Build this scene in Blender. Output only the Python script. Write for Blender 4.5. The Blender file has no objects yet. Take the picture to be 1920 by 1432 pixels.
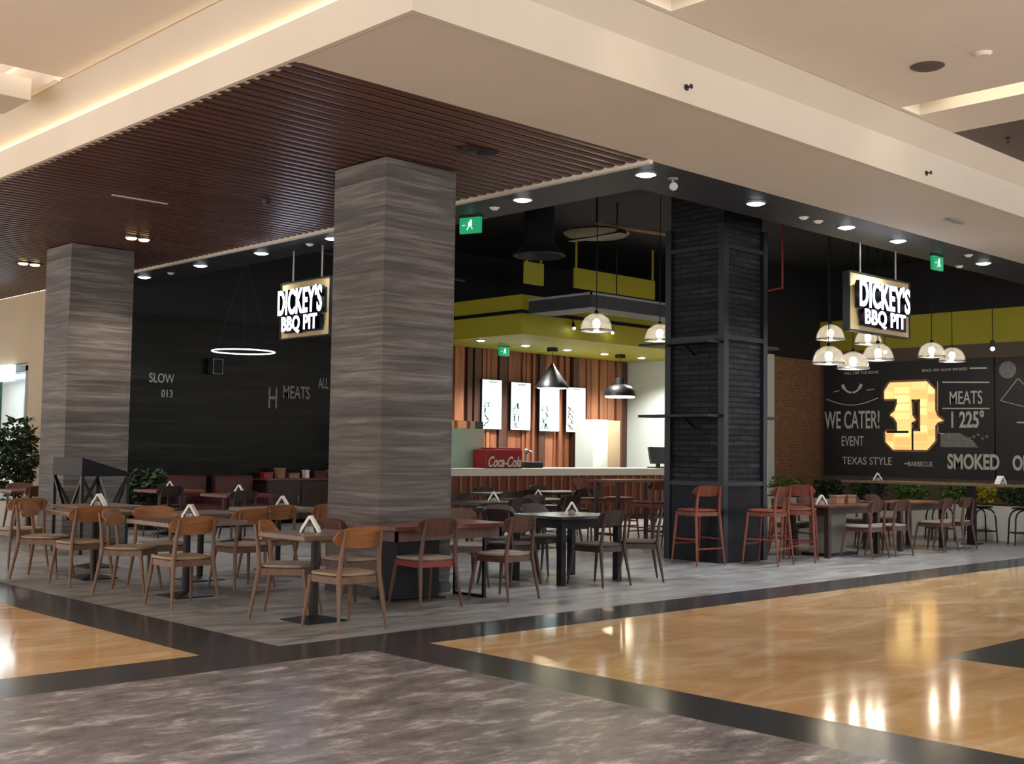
import bpy, bmesh, math, random
from mathutils import Vector, Matrix, Euler
random.seed(7)
S = bpy.context.scene
COL = S.collection
R = math.radians
PI = math.pi

# ------------------------------------------------------------------ materials
MATS = {}

def lin(c):
    return tuple(((v / 255) / 12.92 if v / 255 <= .04045 else ((v / 255 + .055) / 1.055) ** 2.4) for v in c) + (1,)

def mat(name, c1, rough=.5, c2=None, scale=(4, 4, 4), nscale=1.0, detail=4, metal=0, bump=0, lo=.35, hi=.65, spec=.5,
        coat=0, c3=None, distort=0, rvar=0, nr=.62):
    """noise-mixed principled material; colours are sRGB 0-255"""
    m = bpy.data.materials.new(name)
    m.use_nodes = True
    nt = m.node_tree
    b = nt.nodes['Principled BSDF']
    b.inputs['Roughness'].default_value = rough
    b.inputs['Metallic'].default_value = metal
    b.inputs['Specular IOR Level'].default_value = spec
    b.inputs['Coat Weight'].default_value = coat
    b.inputs['Base Color'].default_value = lin(c1)
    if c2 is not None:
        tc = nt.nodes.new('ShaderNodeTexCoord')
        mp = nt.nodes.new('ShaderNodeMapping')
        mp.inputs['Scale'].default_value = scale
        nz = nt.nodes.new('ShaderNodeTexNoise')
        nz.inputs['Scale'].default_value = nscale
        nz.inputs['Detail'].default_value = detail
        nz.inputs['Roughness'].default_value = nr
        nz.inputs['Distortion'].default_value = distort
        rp = nt.nodes.new('ShaderNodeValToRGB')
        rp.color_ramp.elements[0].position = lo
        rp.color_ramp.elements[1].position = hi
        rp.color_ramp.elements[0].color = lin(c1)
        rp.color_ramp.elements[1].color = lin(c2)
        if c3 is not None:
            e = rp.color_ramp.elements.new((lo + hi) / 2)
            e.color = lin(c3)
        L = nt.links.new
        L(tc.outputs['Object'], mp.inputs['Vector'])
        L(mp.outputs['Vector'], nz.inputs['Vector'])
        L(nz.outputs['Fac'], rp.inputs['Fac'])
        L(rp.outputs['Color'], b.inputs['Base Color'])
        if bump:
            bp = nt.nodes.new('ShaderNodeBump')
            bp.inputs['Strength'].default_value = bump
            bp.inputs['Distance'].default_value = .02
            L(nz.outputs['Fac'], bp.inputs['Height'])
            L(bp.outputs['Normal'], b.inputs['Normal'])
        if rvar:
            mr = nt.nodes.new('ShaderNodeMapRange')
            mr.inputs['To Min'].default_value = rough - rvar
            mr.inputs['To Max'].default_value = rough + rvar
            L(nz.outputs['Fac'], mr.inputs['Value'])
            L(mr.outputs['Result'], b.inputs['Roughness'])
    MATS[name] = m
    return m

def joints(m, kind, bw, bh, mortar, dark, vec=(0, 0, 0), rot=(0, 0, 0), offset=.5, strength=1.0, tone=None):
    """multiply tile or plank joints (brick texture in object space) onto a material"""
    nt = m.node_tree
    b = nt.nodes['Principled BSDF']
    tc = nt.nodes.new('ShaderNodeTexCoord')
    mp = nt.nodes.new('ShaderNodeMapping')
    mp.inputs['Location'].default_value = vec
    mp.inputs['Rotation'].default_value = rot
    br = nt.nodes.new('ShaderNodeTexBrick')
    br.offset = offset
    br.inputs['Scale'].default_value = 1
    br.inputs['Brick Width'].default_value = bw
    br.inputs['Row Height'].default_value = bh
    br.inputs['Mortar Size'].default_value = mortar
    br.inputs['Mortar Smooth'].default_value = .3
    br.inputs['Color1'].default_value = (1, 1, 1, 1)
    t = tone or (.82, .82, .82)
    br.inputs['Color2'].default_value = (*t, 1)
    br.inputs['Mortar'].default_value = (dark, dark, dark, 1)
    mx = nt.nodes.new('ShaderNodeMix')
    mx.data_type = 'RGBA'
    mx.blend_type = 'MULTIPLY'
    mx.inputs[0].default_value = strength
    L = nt.links.new
    L(tc.outputs['Object'], mp.inputs['Vector'])
    if kind == 'wall':                       # use (x+y, z) so that any vertical face gets level courses
        sp = nt.nodes.new('ShaderNodeSeparateXYZ')
        ad = nt.nodes.new('ShaderNodeMath')
        cb = nt.nodes.new('ShaderNodeCombineXYZ')
        L(mp.outputs['Vector'], sp.inputs[0])
        L(sp.outputs[0], ad.inputs[0]); L(sp.outputs[1], ad.inputs[1])
        L(ad.outputs[0], cb.inputs[0]); L(sp.outputs[2], cb.inputs[1])
        L(cb.outputs[0], br.inputs['Vector'])
    else:
        L(mp.outputs['Vector'], br.inputs['Vector'])
    bc = b.inputs['Base Color']
    if bc.is_linked:
        L(bc.links[0].from_socket, mx.inputs[6])
    else:
        mx.inputs[6].default_value = bc.default_value
    L(br.outputs['Color'], mx.inputs[7])
    L(mx.outputs[2], bc)
    return m

def emis(name, c, s):
    m = bpy.data.materials.new(name)
    m.use_nodes = True
    b = m.node_tree.nodes['Principled BSDF']
    b.inputs['Base Color'].default_value = lin(c)
    b.inputs['Emission Color'].default_value = lin(c)
    b.inputs['Emission Strength'].default_value = s
    MATS[name] = m
    return m

plaster = mat('warm_plaster', (232, 222, 210), .7, (236, 226, 214), (.6, .6, .6))
plaster_l = mat('pale_plaster', (212, 202, 188), .65, (217, 208, 195), (.6, .6, .6))
tan_floor = mat('tan_marble', (184, 146, 104), .10, (226, 200, 164), (.8, 2.0, 1), 1.2, 10, c3=(204, 166, 122), lo=.3, hi=.7, distort=.9, spec=.5, rvar=.02)
joints(tan_floor, 'floor', 2.4, 1.2, .006, .72, strength=.7, tone=(.93, .93, .93))
stone_floor = mat('grey_stone_floor', (84, 80, 82), .24, (214, 208, 207), (1.5, 3.2, 1), 1.6, 15, c3=(128, 122, 123), lo=.33, hi=.72, distort=.25, rvar=.08, bump=.1, nr=.74)
strip_floor = mat('black_granite', (48, 50, 53), .2, (64, 66, 69), (8, 8, 8), 3, 5)
terr_floor = mat('grey_terrace_tile', (98, 96, 95), .33, (164, 163, 162), (.9, 2.8, 1), 2.0, 12, lo=.32, hi=.7, distort=.8, rvar=.06)
joints(terr_floor, 'floor', 1.2, .6, .004, .7, strength=.6, tone=(.95, .95, .95))
pillar_stone = mat('layered_dark_stone', (54, 50, 50), .6, (128, 121, 117), (.8, .8, 15), 1.2, 14, c3=(86, 80, 78), lo=.28, hi=.72, bump=.35, distort=.5)
joints(pillar_stone, 'wall', 3.0, .3, .006, .45, strength=.8, tone=(.86, .85, .84))
slat_wood = mat('red_brown_slat', (68, 41, 35), .3, (92, 57, 47), (.6, 12, 12), 1.2, 5, spec=.55)
slat_gap = mat('slat_backing', (18, 12, 12), .8)
black = mat('matt_black', (17, 19, 24), .75, (23, 25, 31), (1, 1, 1), 1.5)
soffit_black = mat('dark_soffit', (36, 39, 46), .55, (40, 43, 50), (.7, .7, .7), 1)
dark_plank = mat('dark_wall_planks', (9, 12, 13), .36, (44, 44, 38), (.3, .3, 6), 1.5, 8, spec=.14, c3=(22, 24, 24), lo=.3, hi=.75, bump=.08)
joints(dark_plank, 'wall', 1.6, .19, .004, .3, strength=.9, tone=(.7, .72, .7))
dk_stone = mat('dark_ledgestone', (20, 22, 27), .6, (54, 54, 57), (1.2, 1.2, 14), 1.4, 6, lo=.35, hi=.7, bump=.5, spec=.2)
joints(dk_stone, 'wall', .34, .075, .012, .18, strength=1, tone=(.55, .56, .6))
steel_blk = mat('dark_blue_steel', (24, 29, 40), .4, metal=.3)
lime = mat('lime_paint', (176, 168, 42), .55, (168, 160, 38), (.7, .7, .7))
slat_a = mat('warm_timber', (126, 78, 52), .42, (160, 106, 74), (10, 10, .7), 1.2, 5)
slat_b = mat('mid_timber', (104, 60, 40), .42, (136, 84, 58), (10, 10, .7), 1.2, 5)
slat_c = mat('deep_timber', (58, 34, 26), .5, (76, 46, 34), (10, 10, .7), 1.2, 5)
white_wall = mat('cool_white_paint', (206, 216, 212), .6)
beige_wall = mat('beige_paint', (176, 158, 128), .65, (184, 166, 138), (.7, .7, .7))
brick = mat('brown_brick', (122, 88, 64), .75, (150, 112, 84), (6, 6, 20), 1.2, 5, bump=.2)
joints(brick, 'wall', .24, .075, .008, .62, strength=.9, tone=(.84, .82, .8))
umber = mat('umber_wall', (92, 80, 72), .6, (100, 88, 78), (.6, .6, .6))
board = mat('chalkboard', (28, 28, 32), .45, (42, 41, 44), (.5, .5, .5), 1.5, 4)
chalk = mat('chalk_white', (214, 212, 208), .8)
chalk.node_tree.nodes['Principled BSDF'].inputs['Base Color'].default_value = lin((226, 224, 220))
chalk_g = mat('chalk_grey', (120, 120, 120), .8, (170, 168, 166), (14, 14, 14), 2, 6)
oak = mat('oak_veneer', (132, 84, 50), .4, (156, 104, 64), (3, 3, 26), 1.2, 5)
oak_leg = mat('oak_frame', (98, 72, 56), .42, (120, 90, 70), (14, 14, 2), 1.2, 5)
oak_seat = mat('oak_seat', (132, 112, 92), .45, (150, 130, 108), (3, 26, 3), 1.2, 5)
oak_top = mat('oak_top', (100, 78, 64), .34, (120, 96, 79), (2, 22, 3), 1.2, 6)
walnut = mat('walnut_frame', (70, 44, 36), .42, (92, 60, 48), (14, 14, 2), 1.2, 5)
walnut_top = mat('walnut_top', (86, 48, 42), .28, (112, 66, 58), (2, 22, 3), 1.2, 6)
redwood = mat('red_brown_frame', (98, 46, 34), .4, (124, 62, 46), (14, 14, 2), 1.2, 5)
grey_pad = mat('grey_seat_pad', (128, 116, 108), .7, (146, 134, 124), (30, 30, 30), 2)
red_pad = mat('red_apron', (132, 46, 42), .5)
dark_wood = mat('espresso_wood', (38, 27, 25), .42, (54, 38, 33), (14, 14, 2), 1.2, 5)
dark_pad = mat('dark_seat', (56, 46, 44), .6, (68, 56, 52), (30, 30, 30), 2)
iron = mat('black_iron', (20, 20, 23), .42, metal=.4)
blk_top = mat('black_gloss_top', (44, 46, 58), .18, (52, 54, 66), (3, 3, 3), 1)
navy_box = mat('navy_black_panel', (20, 21, 28), .5, spec=.2)
grey_box = mat('grey_panel', (128, 126, 122), .5, (136, 134, 130), (1, 1, 1))
paper = mat('white_paper', (236, 234, 228), .7)
mwhite = mat('counter_white', (226, 222, 208), .4)
redpaint = mat('cooler_red', (150, 26, 32), .35)
maroon = mat('maroon_leather', (64, 26, 30), .45, (80, 34, 36), (3, 3, 3), 1)
leaf = mat('green_leaf', (44, 78, 32), .5, (116, 150, 74), (9, 9, 9), 1.5, 3)
leaf_d = mat('dark_leaf', (24, 40, 24), .55, (52, 74, 40), (9, 9, 9), 1.5, 3)
leaf_y = mat('yellow_leaf', (150, 140, 30), .5, (190, 178, 50), (9, 9, 9), 1.5, 3)
pot = mat('planter_white', (196, 192, 184), .5, (206, 202, 194), (1, 1, 1))
soil = mat('soil', (40, 30, 24), .9)
alu = mat('brushed_metal', (150, 152, 156), .35, metal=.8)
duct_m = mat('dark_duct', (34, 37, 44), .5, (42, 46, 53), (2, 2, 2), 1, metal=.3)
beige_disc = mat('diffuser_beige', (120, 116, 96), .6)
redpipe = mat('sprinkler_red', (130, 30, 40), .5)
tan_board = mat('tan_sign_board', (176, 156, 110), .5, (186, 166, 120), (1, 1, 1))
kraft = mat('kraft_brown', (150, 112, 88), .6, (166, 128, 102), (8, 8, 8))
sea = mat('sea_green_panel', (172, 206, 188), .4)
greenfr = mat('dark_green_frame', (16, 66, 66), .4)
brownc = mat('brown_ceiling', (92, 78, 74), .6)
glass = bpy.data.materials.new('clear_glass'); glass.use_nodes = True
gb = glass.node_tree.nodes['Principled BSDF']
gb.inputs['Base Color'].default_value = (.97, .97, .95, 1); gb.inputs['Roughness'].default_value = .06
gb.inputs['Transmission Weight'].default_value = 1; gb.inputs['IOR'].default_value = 1.25
dome = bpy.data.materials.new('dome_glass'); dome.use_nodes = True
_n = dome.node_tree; _o = _n.nodes['Material Output']
_t = _n.nodes.new('ShaderNodeBsdfTransparent'); _g = _n.nodes.new('ShaderNodeBsdfGlossy'); _l = _n.nodes.new('ShaderNodeBsdfTranslucent')
_a = _n.nodes.new('ShaderNodeMixShader'); _b = _n.nodes.new('ShaderNodeMixShader')
_g.inputs['Roughness'].default_value = .12; _a.inputs[0].default_value = .45; _b.inputs[0].default_value = .24
_n.links.new(_g.outputs[0], _a.inputs[1]); _n.links.new(_l.outputs[0], _a.inputs[2])
_n.links.new(_t.outputs[0], _b.inputs[1]); _n.links.new(_a.outputs[0], _b.inputs[2]); _n.links.new(_b.outputs[0], _o.inputs[0])
e_down = emis('downlight_glow', (240, 248, 255), 16)
e_warm = emis('warm_glow', (255, 214, 140), 9)
e_bulb = emis('bulb_glow', (255, 236, 200), 16)
e_screen = emis('screen_glow', (206, 236, 240), 1.25)
e_screen2 = emis('screen_glow_warm', (238, 236, 228), 1.2)
e_sign = emis('sign_letter_glow', (216, 228, 255), 4)
e_D = emis('marquee_glow', (255, 206, 120), .95)
e_exit = emis('exit_green', (0, 130, 84), .75)
e_exitw = emis('exit_white', (190, 235, 215), 1.0)
e_shop = emis('shop_light', (226, 244, 255), 2.2)
e_ring = emis('ring_glow', (235, 238, 245), 2.2)
e_cove = emis('cove_strip', (255, 205, 130), 7)

# ------------------------------------------------------------------ mesh helpers
class MB:
    def __init__(self):
        self.bm = bmesh.new()
    def box(self, x0, x1, y0, y1, z0, z1, mi=0, rot=None, piv=None):
        vs = [self.bm.verts.new(p) for p in ((x0, y0, z0), (x1, y0, z0), (x1, y1, z0), (x0, y1, z0),
                                             (x0, y0, z1), (x1, y0, z1), (x1, y1, z1), (x0, y1, z1))]
        if rot is not None:
            pv = Vector(piv if piv else ((x0 + x1) / 2, (y0 + y1) / 2, (z0 + z1) / 2))
            for v in vs:
                v.co = pv + rot @ (v.co - pv)
        for f in ((3, 2, 1, 0), (4, 5, 6, 7), (0, 1, 5, 4), (1, 2, 6, 5), (2, 3, 7, 6), (3, 0, 4, 7)):
            self.bm.faces.new([vs[i] for i in f]).material_index = mi
        return self
    def bar(self, a, b, w, h=None, mi=0):
        """square-section bar from a to b"""
        a, b = Vector(a), Vector(b)
        h = h or w
        d = (b - a).normalized()
        up = Vector((0, 0, 1)) if abs(d.z) < .95 else Vector((0, 1, 0))
        s = d.cross(up).normalized(); t = s.cross(d)
        vs = []
        for p in (a, b):
            for i, j in ((-1, -1), (1, -1), (1, 1), (-1, 1)):
                vs.append(self.bm.verts.new(p + s * i * w / 2 + t * j * h / 2))
        for f in ((0, 1, 2, 3), (7, 6, 5, 4), (0, 4, 5, 1), (1, 5, 6, 2), (2, 6, 7, 3), (3, 7, 4, 0)):
            self.bm.faces.new([vs[i] for i in f]).material_index = mi
        return self
    def tube(self, pts, rad, n=8, closed=False, mi=0):
        pts = [Vector(p) for p in pts]
        if not hasattr(rad, '__len__'):
            rad = [rad] * len(pts)
        rings = []
        N = len(pts)
        for i, p in enumerate(pts):
            if closed:
                d = (pts[(i + 1) % N] - pts[i - 1]).normalized()
            else:
                d = (pts[min(i + 1, N - 1)] - pts[max(i - 1, 0)]).normalized()
            up = Vector((0, 0, 1)) if abs(d.z) < .9 else Vector((0, 1, 0))
            s = d.cross(up).normalized(); t = s.cross(d)
            rings.append([self.bm.verts.new(p + (s * math.cos(2 * PI * k / n) + t * math.sin(2 * PI * k / n)) * rad[i]) for k in range(n)])
        for i in range(N if closed else N - 1):
            A, B = rings[i], rings[(i + 1) % N]
            for k in range(n):
                self.bm.faces.new((A[k], A[(k + 1) % n], B[(k + 1) % n], B[k])).material_index = mi
        if not closed:
            self.bm.faces.new(rings[0][::-1]).material_index = mi
            self.bm.faces.new(rings[-1]).material_index = mi
        return self
    def lathe(self, prof, c=(0, 0, 0), n=24, mi=0):
        rings = []
        for r, z in prof:
            if r < 1e-5:
                rings.append([self.bm.verts.new((c[0], c[1], c[2] + z))])
            else:
                rings.append([self.bm.verts.new((c[0] + r * math.cos(2 * PI * k / n), c[1] + r * math.sin(2 * PI * k / n), c[2] + z)) for k in range(n)])
        for A, B in zip(rings, rings[1:]):
            for k in range(n):
                a0, a1 = A[k % len(A)], A[(k + 1) % len(A)]
                b0, b1 = B[k % len(B)], B[(k + 1) % len(B)]
                vs = []
                for v in (a0, a1, b1, b0):
                    if v not in vs:
                        vs.append(v)
                if len(vs) > 2:
                    self.bm.faces.new(vs).material_index = mi
        return self
    def prism(self, poly, h, fn, mi=0):
        """extrude a 2-d polygon by h; fn(u,v,w) gives the point"""
        A = [self.bm.verts.new(fn(u, v, 0)) for u, v in poly]
        B = [self.bm.verts.new(fn(u, v, h)) for u, v in poly]
        n = len(poly)
        self.bm.faces.new(A[::-1]).material_index = mi
        self.bm.faces.new(B).material_index = mi
        for i in range(n):
            self.bm.faces.new((A[i], A[(i + 1) % n], B[(i + 1) % n], B[i])).material_index = mi
        return self
    def quad(self, *pts, mi=0):
        self.bm.faces.new([self.bm.verts.new(p) for p in pts]).material_index = mi
        return self
    def sphere(self, c, r, n=12, sz=1, mi=0):
        prof = [(r * math.sin(PI * i / (n // 2 + 2)), -r * sz * math.cos(PI * i / (n // 2 + 2))) for i in range(n // 2 + 3)]
        return self.lathe(prof, c, n, mi)
    def build(self, name, m, parent=None, smooth=False, bevel=0, loc=None, rz=0, keep=False):
        bm = self.bm
        if not keep:
            bmesh.ops.recalc_face_normals(bm, faces=bm.faces[:])
        if bevel:
            bmesh.ops.bevel(bm, geom=[e for e in bm.edges if len(e.link_faces) == 2 and e.calc_face_angle(0) > .6], offset=bevel, segments=2, profile=.5, affect='EDGES')
        me = bpy.data.meshes.new(name)
        bm.to_mesh(me); bm.free()
        for mm in (m if isinstance(m, (list, tuple)) else [m]):
            me.materials.append(mm)
        if smooth:
            me.polygons.foreach_set('use_smooth', [True] * len(me.polygons))
            me.set_sharp_from_angle(angle=R(42))
        o = bpy.data.objects.new(name, me)
        COL.objects.link(o)
        if parent: o.parent = parent
        if loc: o.location = loc
        o.rotation_euler.z = rz
        return o

def tag(o, label, cat, group=None):
    o['label'] = label; o['category'] = cat
    if group: o['group'] = group
    return o

def thing(name, label, cat, loc=(0, 0, 0), rz=0, group=None):
    o = bpy.data.objects.new(name, None)
    o.empty_display_size = .1
    COL.objects.link(o)
    o.location = loc; o.rotation_euler.z = rz
    return tag(o, label, cat, group)

def struct(o):
    o['kind'] = 'structure'
    return o

def dup(root, loc, rz, label, group=None, z_scale=None):
    r = root.copy(); COL.objects.link(r)
    r.location = loc; r.rotation_euler.z = rz; r['label'] = label
    if group: r['group'] = group
    for ch in list(root.children):
        c = ch.copy(); COL.objects.link(c); c.parent = r
        for g in list(ch.children):
            d = g.copy(); COL.objects.link(d); d.parent = c
    return r

def text_part(s, size, M, m, parent, name='lettering', sx=1.0, bold=0.0, ext=.004, shear=0.0, space=1.0):
    cu = bpy.data.curves.new('txt', 'FONT')
    cu.body = s; cu.size = size; cu.extrude = ext; cu.offset = bold; cu.shear = shear; cu.space_character = space
    cu.align_x = 'CENTER'; cu.align_y = 'CENTER'; cu.resolution_u = 4
    t = bpy.data.objects.new('txt', cu); COL.objects.link(t)
    dg = bpy.context.evaluated_depsgraph_get(); dg.update()
    me = bpy.data.meshes.new_from_object(t.evaluated_get(dg))
    bpy.data.objects.remove(t); bpy.data.curves.remove(cu)
    me.transform(M @ Matrix.Diagonal((sx, 1, 1, 1)))
    me.materials.clear(); me.materials.append(m)
    me.name = name
    o = bpy.data.objects.new(name, me); COL.objects.link(o)
    o.parent = parent
    return o

FX = Matrix(((0, 0, -1, 0), (-1, 0, 0, 0), (0, 1, 0, 0), (0, 0, 0, 1)))    # text facing -X
FY = Matrix(((1, 0, 0, 0), (0, 0, -1, 0), (0, 1, 0, 0), (0, 0, 0, 1)))     # text facing -Y
T = Matrix.Translation

def light(name, kind, loc, energy, color=(1, 1, 1), size=.1, rot=None, spot=None, blend=.5, size_y=None, parent=None):
    l = bpy.data.lights.new(name, kind)
    l.energy = energy; l.color = color
    if kind == 'AREA':
        l.size = size
        if size_y: l.shape = 'RECTANGLE'; l.size_y = size_y
        else: l.shape = 'DISK'
    else:
        l.shadow_soft_size = size
    if kind == 'SPOT':
        l.spot_size = spot or R(110); l.spot_blend = blend
    o = bpy.data.objects.new(name, l); COL.objects.link(o)
    o.location = loc
    if rot: o.rotation_euler = rot
    return o

# ------------------------------------------------------------------ camera
CAMR = Matrix(((.72259656, -.05034233, -.68943445), (-.69113342, -.03278866, -.72198303), (.01374068, .99819365, -.05848623))).to_4x4()
cam = bpy.data.cameras.new('camera'); cam.sensor_width = 36; cam.lens = 2245.97 / 1920 * 36
co = bpy.data.objects.new('camera', cam); COL.objects.link(co)
co.matrix_world = T((0, 0, 1.45)) @ CAMR
cam.clip_end = 200
S.camera = co

# ------------------------------------------------------------------ floor (one slab, several stones)
def floor_mesh():
    b = MB()
    xs = [-6, 4.30, 4.94, 5.36, 5.90, 8.41, 40]
    ys = [-6, 4.22, 7.04, 7.63, 40]
    def kind(x, y):
        if y > 7.63: return 0 if x < 4.30 else (2 if x < 4.94 else 3)
        if y > 7.04: return 2
        if x < 5.36: return 1
        if x < 5.90: return 2
        if x > 8.41 and y < 4.22: return 2
        return 0
    for i in range(len(xs) - 1):
        for j in range(len(ys) - 1):
            k = kind((xs[i] + xs[i + 1]) / 2, (ys[j] + ys[j + 1]) / 2)
            b.quad((xs[i], ys[j], 0), (xs[i + 1], ys[j], 0), (xs[i + 1], ys[j + 1], 0), (xs[i], ys[j + 1], 0), mi=k)
    bmesh.ops.remove_doubles(b.bm, verts=b.bm.verts[:], dist=.001)
    return b
struct(floor_mesh().build('floor', [tan_floor, stone_floor, strip_floor, terr_floor], keep=True))

# ------------------------------------------------------------------ ceilings
COVE_A, COVE_B = 105, 420
ZC = 4.4
WX0, WX1, WY0 = 4.97, 9.17, 7.66         # slatted ceiling outline
# concourse ceiling with slots (upper level 4.95)
b = MB()
ZU = 4.95
def up(x0, x1, y0, y1, z=ZU, mi=0): b.box(x0, x1, y0, y1, z, z + .12, mi)
up(-3, 4.66, -3, 11.1)
up(4.66, 6.98, -3, 5.93); up(6.98, 7.30, -3, 1.5)
up(7.30, 10.96, -3, 5.93); up(10.96, 11.33, -3, 1.5); up(11.33, 12.2, -3, 5.93)
up(12.2, 34, -3, 6.1, ZU, 1)
up(6.98, 7.30, 5.88, 5.93); up(10.96, 11.33, 5.88, 5.93)
up(-3, 4.66, 11.1, 30, 5.5)              # raised part beyond the flat panel, far left
b.box(4.60, 4.66, 11.22, 30, 4.95, 5.5)
struct(b.build('ceiling', [plaster, brownc], bevel=0))
# bulkhead: soffit band, fascia and splayed cove, both sides of the corner
b = MB()
FXA, FYB = 4.93, 6.18
b.box(FXA + .06, 9.2, FYB + .06, WY0, ZC + .004, ZC + .1)                 # wide soffit along the right-hand side
b.box(9.2, 40, FYB + .06, 7.69, ZC + .004, ZC + .1)
b.box(FXA + .06, WX0 + .06, WY0, 30, ZC + .004, ZC + .1)                   # thin lip on the left-hand side
struct(b.build('trim_1', plaster_l, bevel=0))
b = MB()
b.box(FXA, FXA + .05, FYB + .05, 30, ZC + .0, 4.70)
b.box(FXA, 40, FYB, FYB + .05, ZC + .0, 4.77)
b.box(FXA + .05, FXA + .2, FYB + .05, 30, 4.60, 4.63)      # floor of the cove trough
b.box(FXA + .05, 40, FYB + .05, FYB + .2, 4.66, 4.69)
a_, c_ = FXA + .19, FYB + .19
b.quad((a_, c_, 4.62), (a_, 30, 4.62), (4.66, 30, 4.97), (4.66, 5.92, 4.97))
b.quad((a_, c_, 4.62), (40, c_, 4.68), (40, 5.92, 4.97), (4.66, 5.92, 4.97))
struct(b.build('trim_2', plaster_l, keep=True))
for nm_, loc_, sx_, sy_, en_ in (('cove_strip', (FXA + .10, 18, 4.66), .05, 23.5, COVE_A), ('cove_strip', (20, FYB + .10, 4.72), 29, .05, COVE_B)):
    light(nm_, 'AREA', loc_, en_, (1, .74, .42) if sx_ < 1 else (1, .93, .84), sx_, rot=(PI, 0, 0), size_y=sy_)
# hanging box in the raised part, far left
b = MB(); b.box(2.0, 4.46, 11.42, 12.1, 4.76, 4.97)
struct(b.build('trim_3', plaster_l, bevel=.004))
# slatted timber ceiling: slats run along X
b = MB()
b.box(WX0, WX1, WY0, 30, ZC + .07, ZC + .12, 1)
y = WY0 + .06
while y < 30:
    pr = [(-.055, .07), (-.055, .012), (-.043, .002), (-.02, -.002), (.02, -.002), (.043, .002), (.055, .012), (.055, .07)]
    b.prism(pr, WX1 - WX0, lambda u, v, w, y=y: (WX0 + w, y + u, ZC + v), 0)
    y += .15
struct(b.build('ceiling', [slat_wood, slat_gap]))
# pale edge strip between the slats and the dark soffit
b = MB(); b.box(9.17, 9.235, WY0, 21, ZC - .035, ZC + .1)
struct(b.build('trim_4', plaster_l))
# dark soffit band
b = MB()
b.box(9.235, 10.15, 7.70, 20.5, ZC + .005, ZC + .16)
b.box(10.15, 40, 7.70, 8.60, ZC + .005, ZC + .16)
struct(b.build('trim_5', soffit_black))
# open black ceiling void of the restaurant
b = MB()
b.box(9.2, 34, 7.7, 21, 6.0, 6.1)
b.box(10.15, 10.25, 8.6, 20.5, ZC + .16, 6.0)
b.box(10.15, 34, 8.6, 8.7, ZC + .16, 6.0)
struct(b.build('ceiling', black))

# ------------------------------------------------------------------ walls
YB = 20.5
b = MB(); b.box(9.2, 16.6, YB, YB + .2, 0, 3.9)
struct(b.build('wall_back', dark_plank))
b = MB(); b.box(9.2, 26.2, YB + .02, YB + .2, 3.9, 6.0); b.box(16.6, 26.2, YB + .02, YB + .2, 0, 3.9)
struct(b.build('wall_back', black))
# timber batten wall behind the counter
b = MB()
b.box(16.6, 23.72, YB - .02, YB + .02, 0, 3.86, 2)
x = 16.62
rnd = random.Random(3)
while x < 23.65:
    w = rnd.choice((.07, .1, .14, .2, .26)); d = rnd.choice((.03, .05, .09, .12))
    w = min(w, 23.7 - x)
    b.box(x, x + w, YB - .02 - d, YB - .02, 0, 3.84, rnd.choice((0, 0, 1, 1, 2)))
    x += w + rnd.choice((0.012, .02, .05, .07))
struct(b.build('wall_back', [slat_a, slat_b, slat_c]))
# white kitchen side wall with its beige end, and brick return
b = MB(); b.box(23.72, 23.98, 16.14, YB, 0, 3.84); b.box(23.72, 23.98, 16.14, YB, 3.84, 6, 1)
struct(b.build('wall_kitchen', [white_wall, black]))
b = MB(); b.box(23.98, 26.0, 16.14, 16.3, 0, 3.8); b.box(23.98, 26, 16.16, 16.3, 3.8, 6, 1)
struct(b.build('wall_brick', [brick, black]))
# chalkboard-side wall with lime top
b = MB(); b.box(26.0, 26.2, 5.0, 16.3, 0, 4.02, 0); b.box(26.0, 26.2, 5.0, 16.3, 4.02, 4.78, 1); b.box(26.0, 26.2, 5.0, 16.3, 4.78, 6, 2)
struct(b.build('wall_right', [umber, lime, black]))
# lime soffit box above the kitchen
b = MB()
b.box(16.64, 23.72, 17.17, YB - .15, 3.82, 4.62, 0)
b.box(23.72, 26.0, 17.17, 17.3, 3.82, 4.62, 0)
struct(b.build('ceiling', [lime]))
# neighbouring shop front beyond the left pillar
b = MB(); b.box(9.2, 9.4, 20.72, 32, 3.06, ZC); b.box(9.2, 9.4, 20.72, 23.2, 0, 3.06)
struct(b.build('wall_left', beige_wall))
b = MB(); b.box(10.6, 10.8, 23.2, 32, 0, 3.06); b.box(9.4, 10.8, 23.2, 32, 3.06, 3.2)
struct(b.build('wall_left', white_wall))

# ------------------------------------------------------------------ pillars
def pillar(x0, x1, y0, y1, z1, label):
    t = thing('stone_pillar', label, 'pillar', ((x0 + x1) / 2, (y0 + y1) / 2, 0), 0, 'stone clad terrace pillars')
    hx, hy = (x1 - x0) / 2, (y1 - y0) / 2
    b = MB(); b.box(-hx, hx, -hy, hy, 0.1, z1)
    b.build('stone_cladding', pillar_stone, t, bevel=.006)
    b = MB(); b.box(-hx - .006, hx + .006, -hy - .006, hy + .006, 0, .1)
    b.build('plinth', strip_floor, t)
    return t
pillar(7.25, 8.18, 9.46, 10.34, 4.39, 'wide grey-brown layered stone pillar in the middle of the terrace, nearest the camera')
pillar(7.25, 8.22, 16.86, 17.73, 4.39, 'layered stone pillar further back on the left, behind the black host stand')

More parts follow.
